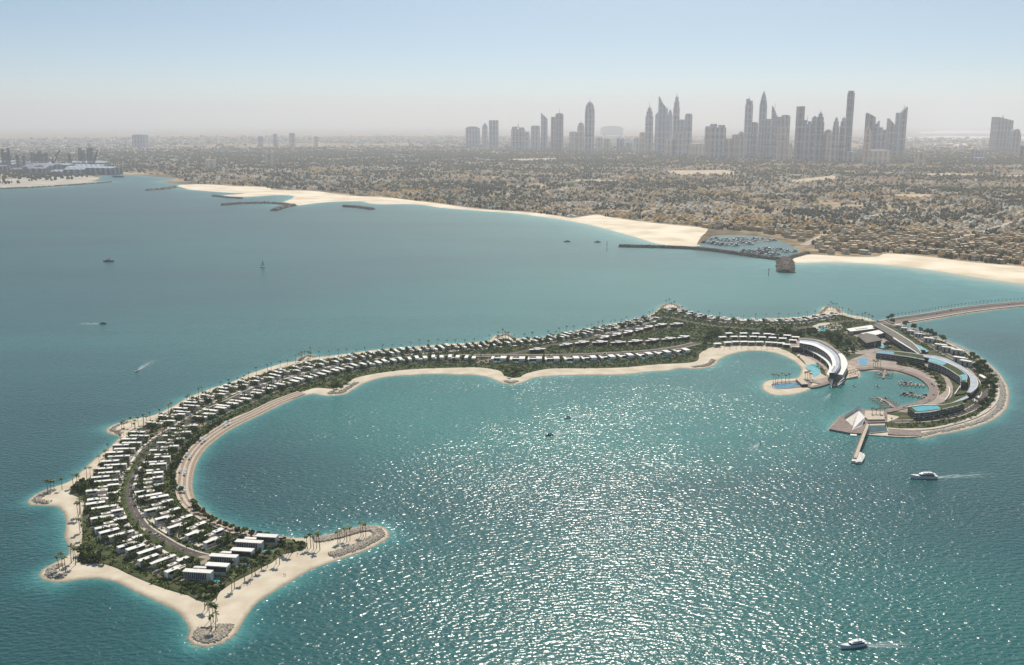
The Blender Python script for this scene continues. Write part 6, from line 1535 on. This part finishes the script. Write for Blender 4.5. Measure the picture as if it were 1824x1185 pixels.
p = P(1645,852); yacht(p.xy, dirang(1668,851,1621,851), 19.5, 'white motor yacht with reddish upper deck heading left below the east point', red=True); wake(P(1668,851).xy, dirang(1740,846,1668,851), 48, 1.8, 6, .8)
p = P(1520,1152); yacht(p.xy, dirang(1543,1149,1498,1156), 14.5, 'white motor yacht crossing the glitter near the bottom edge'); wake(P(1542,1150).xy, dirang(1590,1148,1542,1150), 24, 1.6, 4, .8)
def motorboat(u, v, ang, L, label, wl=25, dark=False, m='hull'):
    p = P(u,v); r = empty('motorboat', (p.x,p.y,0), ang); w = L*.3; h = L*.12
    k = MB(); top = [(-L/2,-w/2),(L*.15,-w/2),(L*.38,-w*.3),(L/2,0),(L*.38,w*.3),(L*.15,w/2),(-L/2,w/2)]; k.prism([(x*.9,y*.6) for x,y in top], -.4, h, top=top); k.build('hull', M['dark_hull' if dark else m], r)
    k = MB(); k.box(-L*.28,L*.1,-w*.34,w*.34,h,h+L*.1); k.build('cabin', M['hull'], r)
    k = MB(); k.prism([(L*.1,-w*.3),(L*.2,-w*.2),(L*.2,w*.2),(L*.1,w*.3)],h,h+L*.1,top=[(L*.1,-w*.3),(L*.12,-w*.2),(L*.12,w*.2),(L*.1,w*.3)]); k.box(-L*.26,L*.1,-w*.36,w*.36,h+L*.101,h+L*.13); k.build('windscreen', M['glass'], r)
    tag(r, label, 'motorboat')
    if wl: wake(p.xy-Vector((math.cos(ang),math.sin(ang)))*L*.5, ang, wl, L*.2, L*.8, 1.0)
    return r
motorboat(1011,745,dirang(1030,742,1000,746),7.5,'small motorboat with pale wake, farther one of two in the lagoon',28)
motorboat(978,776,dirang(1000,772,965,778),7.5,'small dark motorboat with pale wake, nearer one of two in the lagoon',28,True)
motorboat(1354,790,dirang(1330,806,1356,788),5.5,'small speedboat heading away, alone in the eastern lagoon',24)
motorboat(243,661,dirang(262,650,240,664),7.5,'small white boat off the northwest shore, nearest one there',50)
motorboat(184,577,dirang(160,577,186,577),9,'small dark boat far out on the left, below the larger one',30,True)
motorboat(193,466,dirang(215,466,185,466),20,'dark workboat far out on the left of the open water',0,True)
motorboat(1480,701,dirang(1470,712,1483,698),4,'tiny tender leaving the hall beside the crescent hotel',30)
motorboat(210,316,dirang(225,316,200,316),55,'dark tug at the mouth of the hazy port channel',0,True)
motorboat(1521,687,dirang(1525,689,1517,685),6,'small boat drifting in the resort basin, left of the centre',0)
motorboat(1563,688,dirang(1568,690,1559,686),6,'small boat drifting in the resort basin, right of the centre',0)
motorboat(1010,431,dirang(1020,431,1000,431),15,'low brown barge off the long beach, left one',0,m='thatch')
motorboat(1064,432,dirang(1075,432,1055,432),15,'low brown barge off the long beach, right one',0,m='thatch')
# sailing boat
p = P(468,476); r = empty('sailing_boat',(p.x,p.y,0),dirang(475,476,462,477)); k = MB(); L=9; w=2.4; top=[(-L/2,-w/2),(L*.1,-w/2),(L/2,0),(L*.1,w/2),(-L/2,w/2)]; k.prism([(x*.85,y*.6) for x,y in top],-.3,1,top=top); k.build('hull',M['hull'],r)
k = MB(); k.add([(-.1,0,1.6),(-4,.3,1.8),(-.2,.0,13),(-.1,.12,1.6),(-4,.42,1.8),(-.2,.12,13)],[(0,1,2),(5,4,3),(0,2,5,3),(0,3,4,1),(1,4,5,2)]); k.add([(.3,0,1.6),(4,.0,1.4),(0,0,11),(.3,.1,1.6),(4,.1,1.4),(0,.1,11)],[(2,1,0),(3,4,5),(0,3,5,2),(0,1,4,3),(1,2,5,4)]); k.build('sail',M['hull'],r)
k = MB(); k.tube([(0,.05,.9),(0,.05,13.5)],.12,5); k.build('mast',M['dark_hull'],r); tag(r,'small white sailing boat alone in the upper left bay','sailing boat')
for u,v0,v1,lb in ((1081,432,447,'thin channel marker post left of the long breakwater'),(1369,480,491,'thin channel marker post below the breakwater head')):
    g = P(u,v1); H = Pz(u,v0,v1).z; r = empty('channel_marker',(g.x,g.y,0)); k = MB(); k.tube([(0,0,-2),(0,0,H)],.5,6); k.build('post',M['dark_hull'],r); k = MB(); k.tube([(0,0,H),(0,0,H+2)],[1.1,.4],6); k.build('lantern',M['thatch'],r); tag(r,lb,'marker post')

# ------------------------------------------------------------------ cars, people, shades
def make_car():
    r = empty('car'); k = MB(); k.prism([(-2.2,-.9),(2.0,-.9),(2.25,-.6),(2.25,.6),(2.0,.9),(-2.2,.9)],.35,.95); k.build('body',M['hull'],r)
    k = MB(); k.prism([(-1.6,-.8),(1.1,-.8),(1.1,.8),(-1.6,.8)],.96,1.5,top=[(-1.3,-.65),(.5,-.65),(.5,.65),(-1.3,.65)]); k.build('cabin',M['glass'],r)
    for sx in (-1.4,1.4):
        for sy in (-.85,.85): k = MB(); k.tube([(sx,sy-.1,.33),(sx,sy+.1,.33)],.33,10); k.build('wheel',M['dark_hull'],r)
    return register(r)
CAR = Proto(make_car)
for k_, (ln, n_) in enumerate(((road_s,16),(seg(ROAD_N,4),16))):
    for j in range(n_):
        i0 = rt.randrange(8, len(ln)-8); t = (ln[i0+1]-ln[i0]).normalized(); sd_ = rt.choice([-1,1]); q = ln[i0]+Vector((t.y,-t.x))*sd_*(4.4 if (k_==0 and i0 < len(main_dual)) else 1.9)
        CAR.put(q.x,q.y,1.06,math.atan2(t.y,t.x),['pale car driving along the main road of the villa island','pale car driving along the northern road or causeway'][k_],'car',['cars on the main island road','cars on the northern road'][k_])
for i,(u,v,lb) in enumerate([(227,921,'white car on the outer lane of the dual road beside the planted middle'),(314,762,'white car on the road beyond the first gap between villas'),(268,799,'pale car on the dual road before it narrows'),(455,699.5,'white car on the single road above the promenade'),(1712,556,'pale car crossing the causeway'),(1300,586,'pale car on the northern neck road'),(640,650,'pale car on the long straight of the island road')]):
    p = P(u,v,1.1).xy; line = road_s if i < 4 or i == 6 else seg(ROAD_N,4); t = smooth_tangent(line, p, 2)
    q = min(line, key=lambda z: (z-p).length_squared); o_ = Vector((t.y,-t.x)); sd_ = 4.4 if i in (0,2) else 1.8
    q = q + o_*(-sd_ if i % 2 == 0 else sd_)
    CAR.put(q.x,q.y,1.06 if i!=4 else 1.06,math.atan2(t.y,t.x),lb,'car','cars on the island roads')
def make_person(pose, shirt):
    def f():
        me = bpy.data.meshes.new('person'); V = [(0,0,.95),(0,0,1.25),(0,0,1.47),(0,0,1.62),(0,.0,1.75)]; E = [(0,1),(1,2),(2,3),(3,4)]; Rr = [.15,.14,.07,.09,.075]
        def chain(st, pts):
            a = st
            for p_, r_ in pts: V.append(p_); Rr.append(r_); E.append((a,len(V)-1)); a = len(V)-1
        sw = .22 if pose else .05
        chain(0, [((.1,0,.85),.09),((.11,sw*.6,.48),.06),((.11,-sw*.2+.02,.07),.045),((.11,.14,.04),.035)])
        chain(0, [((-.1,0,.85),.09),((-.11,-sw*.3,.48),.06),((-.11,-sw,.07),.045),((-.11,-sw+.14,.04),.035)])
        chain(1, [((.2,0,1.40),.055),((.27,-.05,1.12),.042),((.29,.08,.88),.035),((.29,.1,.78),.03)])
        chain(1, [((-.2,0,1.40),.055),((-.27,.05,1.12),.042),((-.29,.1,.9),.035),((-.29,.13,.8),.03)])
        me.from_pydata(V, E, []); o = bpy.data.objects.new('person', me); COL.objects.link(o); o.modifiers.new('skin','SKIN')
        for i, sv in enumerate(me.skin_vertices[0].data): sv.radius = (Rr[i],Rr[i]*.85); sv.use_root = (i==0)
        o.modifiers.new('sub','SUBSURF').levels = 1; me.materials.append(M[shirt]); return o
    return f
M['cloth_dark'] = mat('dark_clothes',(.05,.05,.07),.9,var=.3,scale=3); M['cloth_tan'] = mat('tan_clothes',(.30,.20,.14),.9,var=.3,scale=3)
PP = [Proto(make_person(0,'cloth_dark')),Proto(make_person(1,'cloth_dark')),Proto(make_person(1,'cloth_tan'))]
for u,v,i,lb in [(435,1045,1,'person in dark clothes strolling, left one of four on the south beach'),(440,1044,0,'person in dark clothes standing, second of four on the south beach'),(441.8,1044,1,'person walking close beside another in the middle of the south beach'),(446,1042,2,'person in tan clothes, right one of four on the south beach'),(506,1028,1,'person walking at the waterline of the south beach, left of a pair'),(509,1029,2,'person walking at the waterline of the south beach, right of a pair'),(530,991,0,'person in dark clothes standing before the long rocky spit'),(414,1062,2,'person alone on the sand nearest the rocky tip')]:
    p = P(u,v).xy; PP[i].put(p.x,p.y,.56,rt.uniform(0,6),lb,'person',None,1.05)
def make_shade():
    r = empty('sun_shade')
    for sx in (-2.4,2.4):
        for sy in (-1,1): k = MB(); k.tube([(sx,sy,0),(sx,sy,2.3)],.07,5); k.build('post',M['wood'],r)
    k = MB(); k.prism([(-2.8,-1.3),(2.8,-1.3),(2.8,1.3),(-2.8,1.3)],2.3,2.55,top=[(-2.4,-.9),(2.4,-.9),(2.4,.9),(-2.4,.9)]); k.build('canopy',M['awning'],r); return register(r)
SH = Proto(make_shade)
for gi,(u,v) in enumerate([(364,789),(343,818),(329,847.6),(328,877),(406,760)]):
    p = P(u,v).xy; t = smooth_tangent(prom,p); q = min(prom,key=lambda z:(z-p).length_squared); nn_ = Vector((t.y,-t.x))
    for j in range(3):
        w_ = q+nn_*(2.4+(j%2)*3.4)+t*((j//2)*6-3); SH.put(w_.x,w_.y,1.35+.8*(j%2),math.atan2(t.y,t.x),f'pale blue sun shade on the promenade steps, in the {["second","third","fourth","fifth","first"][gi]} cluster from the north','sun shade','sun shades of one promenade cluster, number '+['two','three','four','five','one'][gi],.7)
BEDS = [[(1598,646),(1630,650),(1655,658),(1676,671),(1685,686),(1681,700),(1673,706),(1676,690),(1668,677),(1650,664),(1628,656),(1598,652)],
        [(1505,596),(1524,601),(1526,613),(1510,608)], [(1640,734),(1665,728),(1690,719),(1689,723),(1665,733),(1642,738)], [(1560,619),(1585,620),(1600,624),(1582,626),(1562,623)],
        [(1452,648),(1460,652),(1468,662),(1470,672),(1463,668),(1457,656)], [(1512,612),(1530,616),(1545,620),(1530,626),(1514,622)], [(1742,660),(1752,672),(1758,690),(1750,700),(1746,680),(1736,664)]]
for b_ in BEDS: sheet('planting_bed', seg(b_+[b_[0]],3), 1.40, M['garden'], skirt=.3, depth=.4)
BEDW = [world_line(b_) for b_ in BEDS]
shrubbery()
# ------------------------------------------------------------------ haze: the dusty air over the gulf
def haze():
    mb = MB(); mb.box(-46000, 46000, -600, 46000, -4.0, 950.0)
    m = bpy.data.materials.new('haze'); m.use_nodes = True; t = m.node_tree
    for n in list(t.nodes):
        if n.type == 'BSDF_PRINCIPLED': t.nodes.remove(n)
    v = t.nodes.new('ShaderNodeVolumePrincipled'); out = [n for n in t.nodes if n.type == 'OUTPUT_MATERIAL'][0]
    v.inputs['Color'].default_value = (0.83,0.86,0.92,1); v.inputs['Density'].default_value = 7.0e-5; v.inputs['Anisotropy'].default_value = 0.35
    t.links.new(v.outputs[0], out.inputs['Volume'])
    o = mb.build('haze', m); tag(o, kind='stuff'); return o
haze()
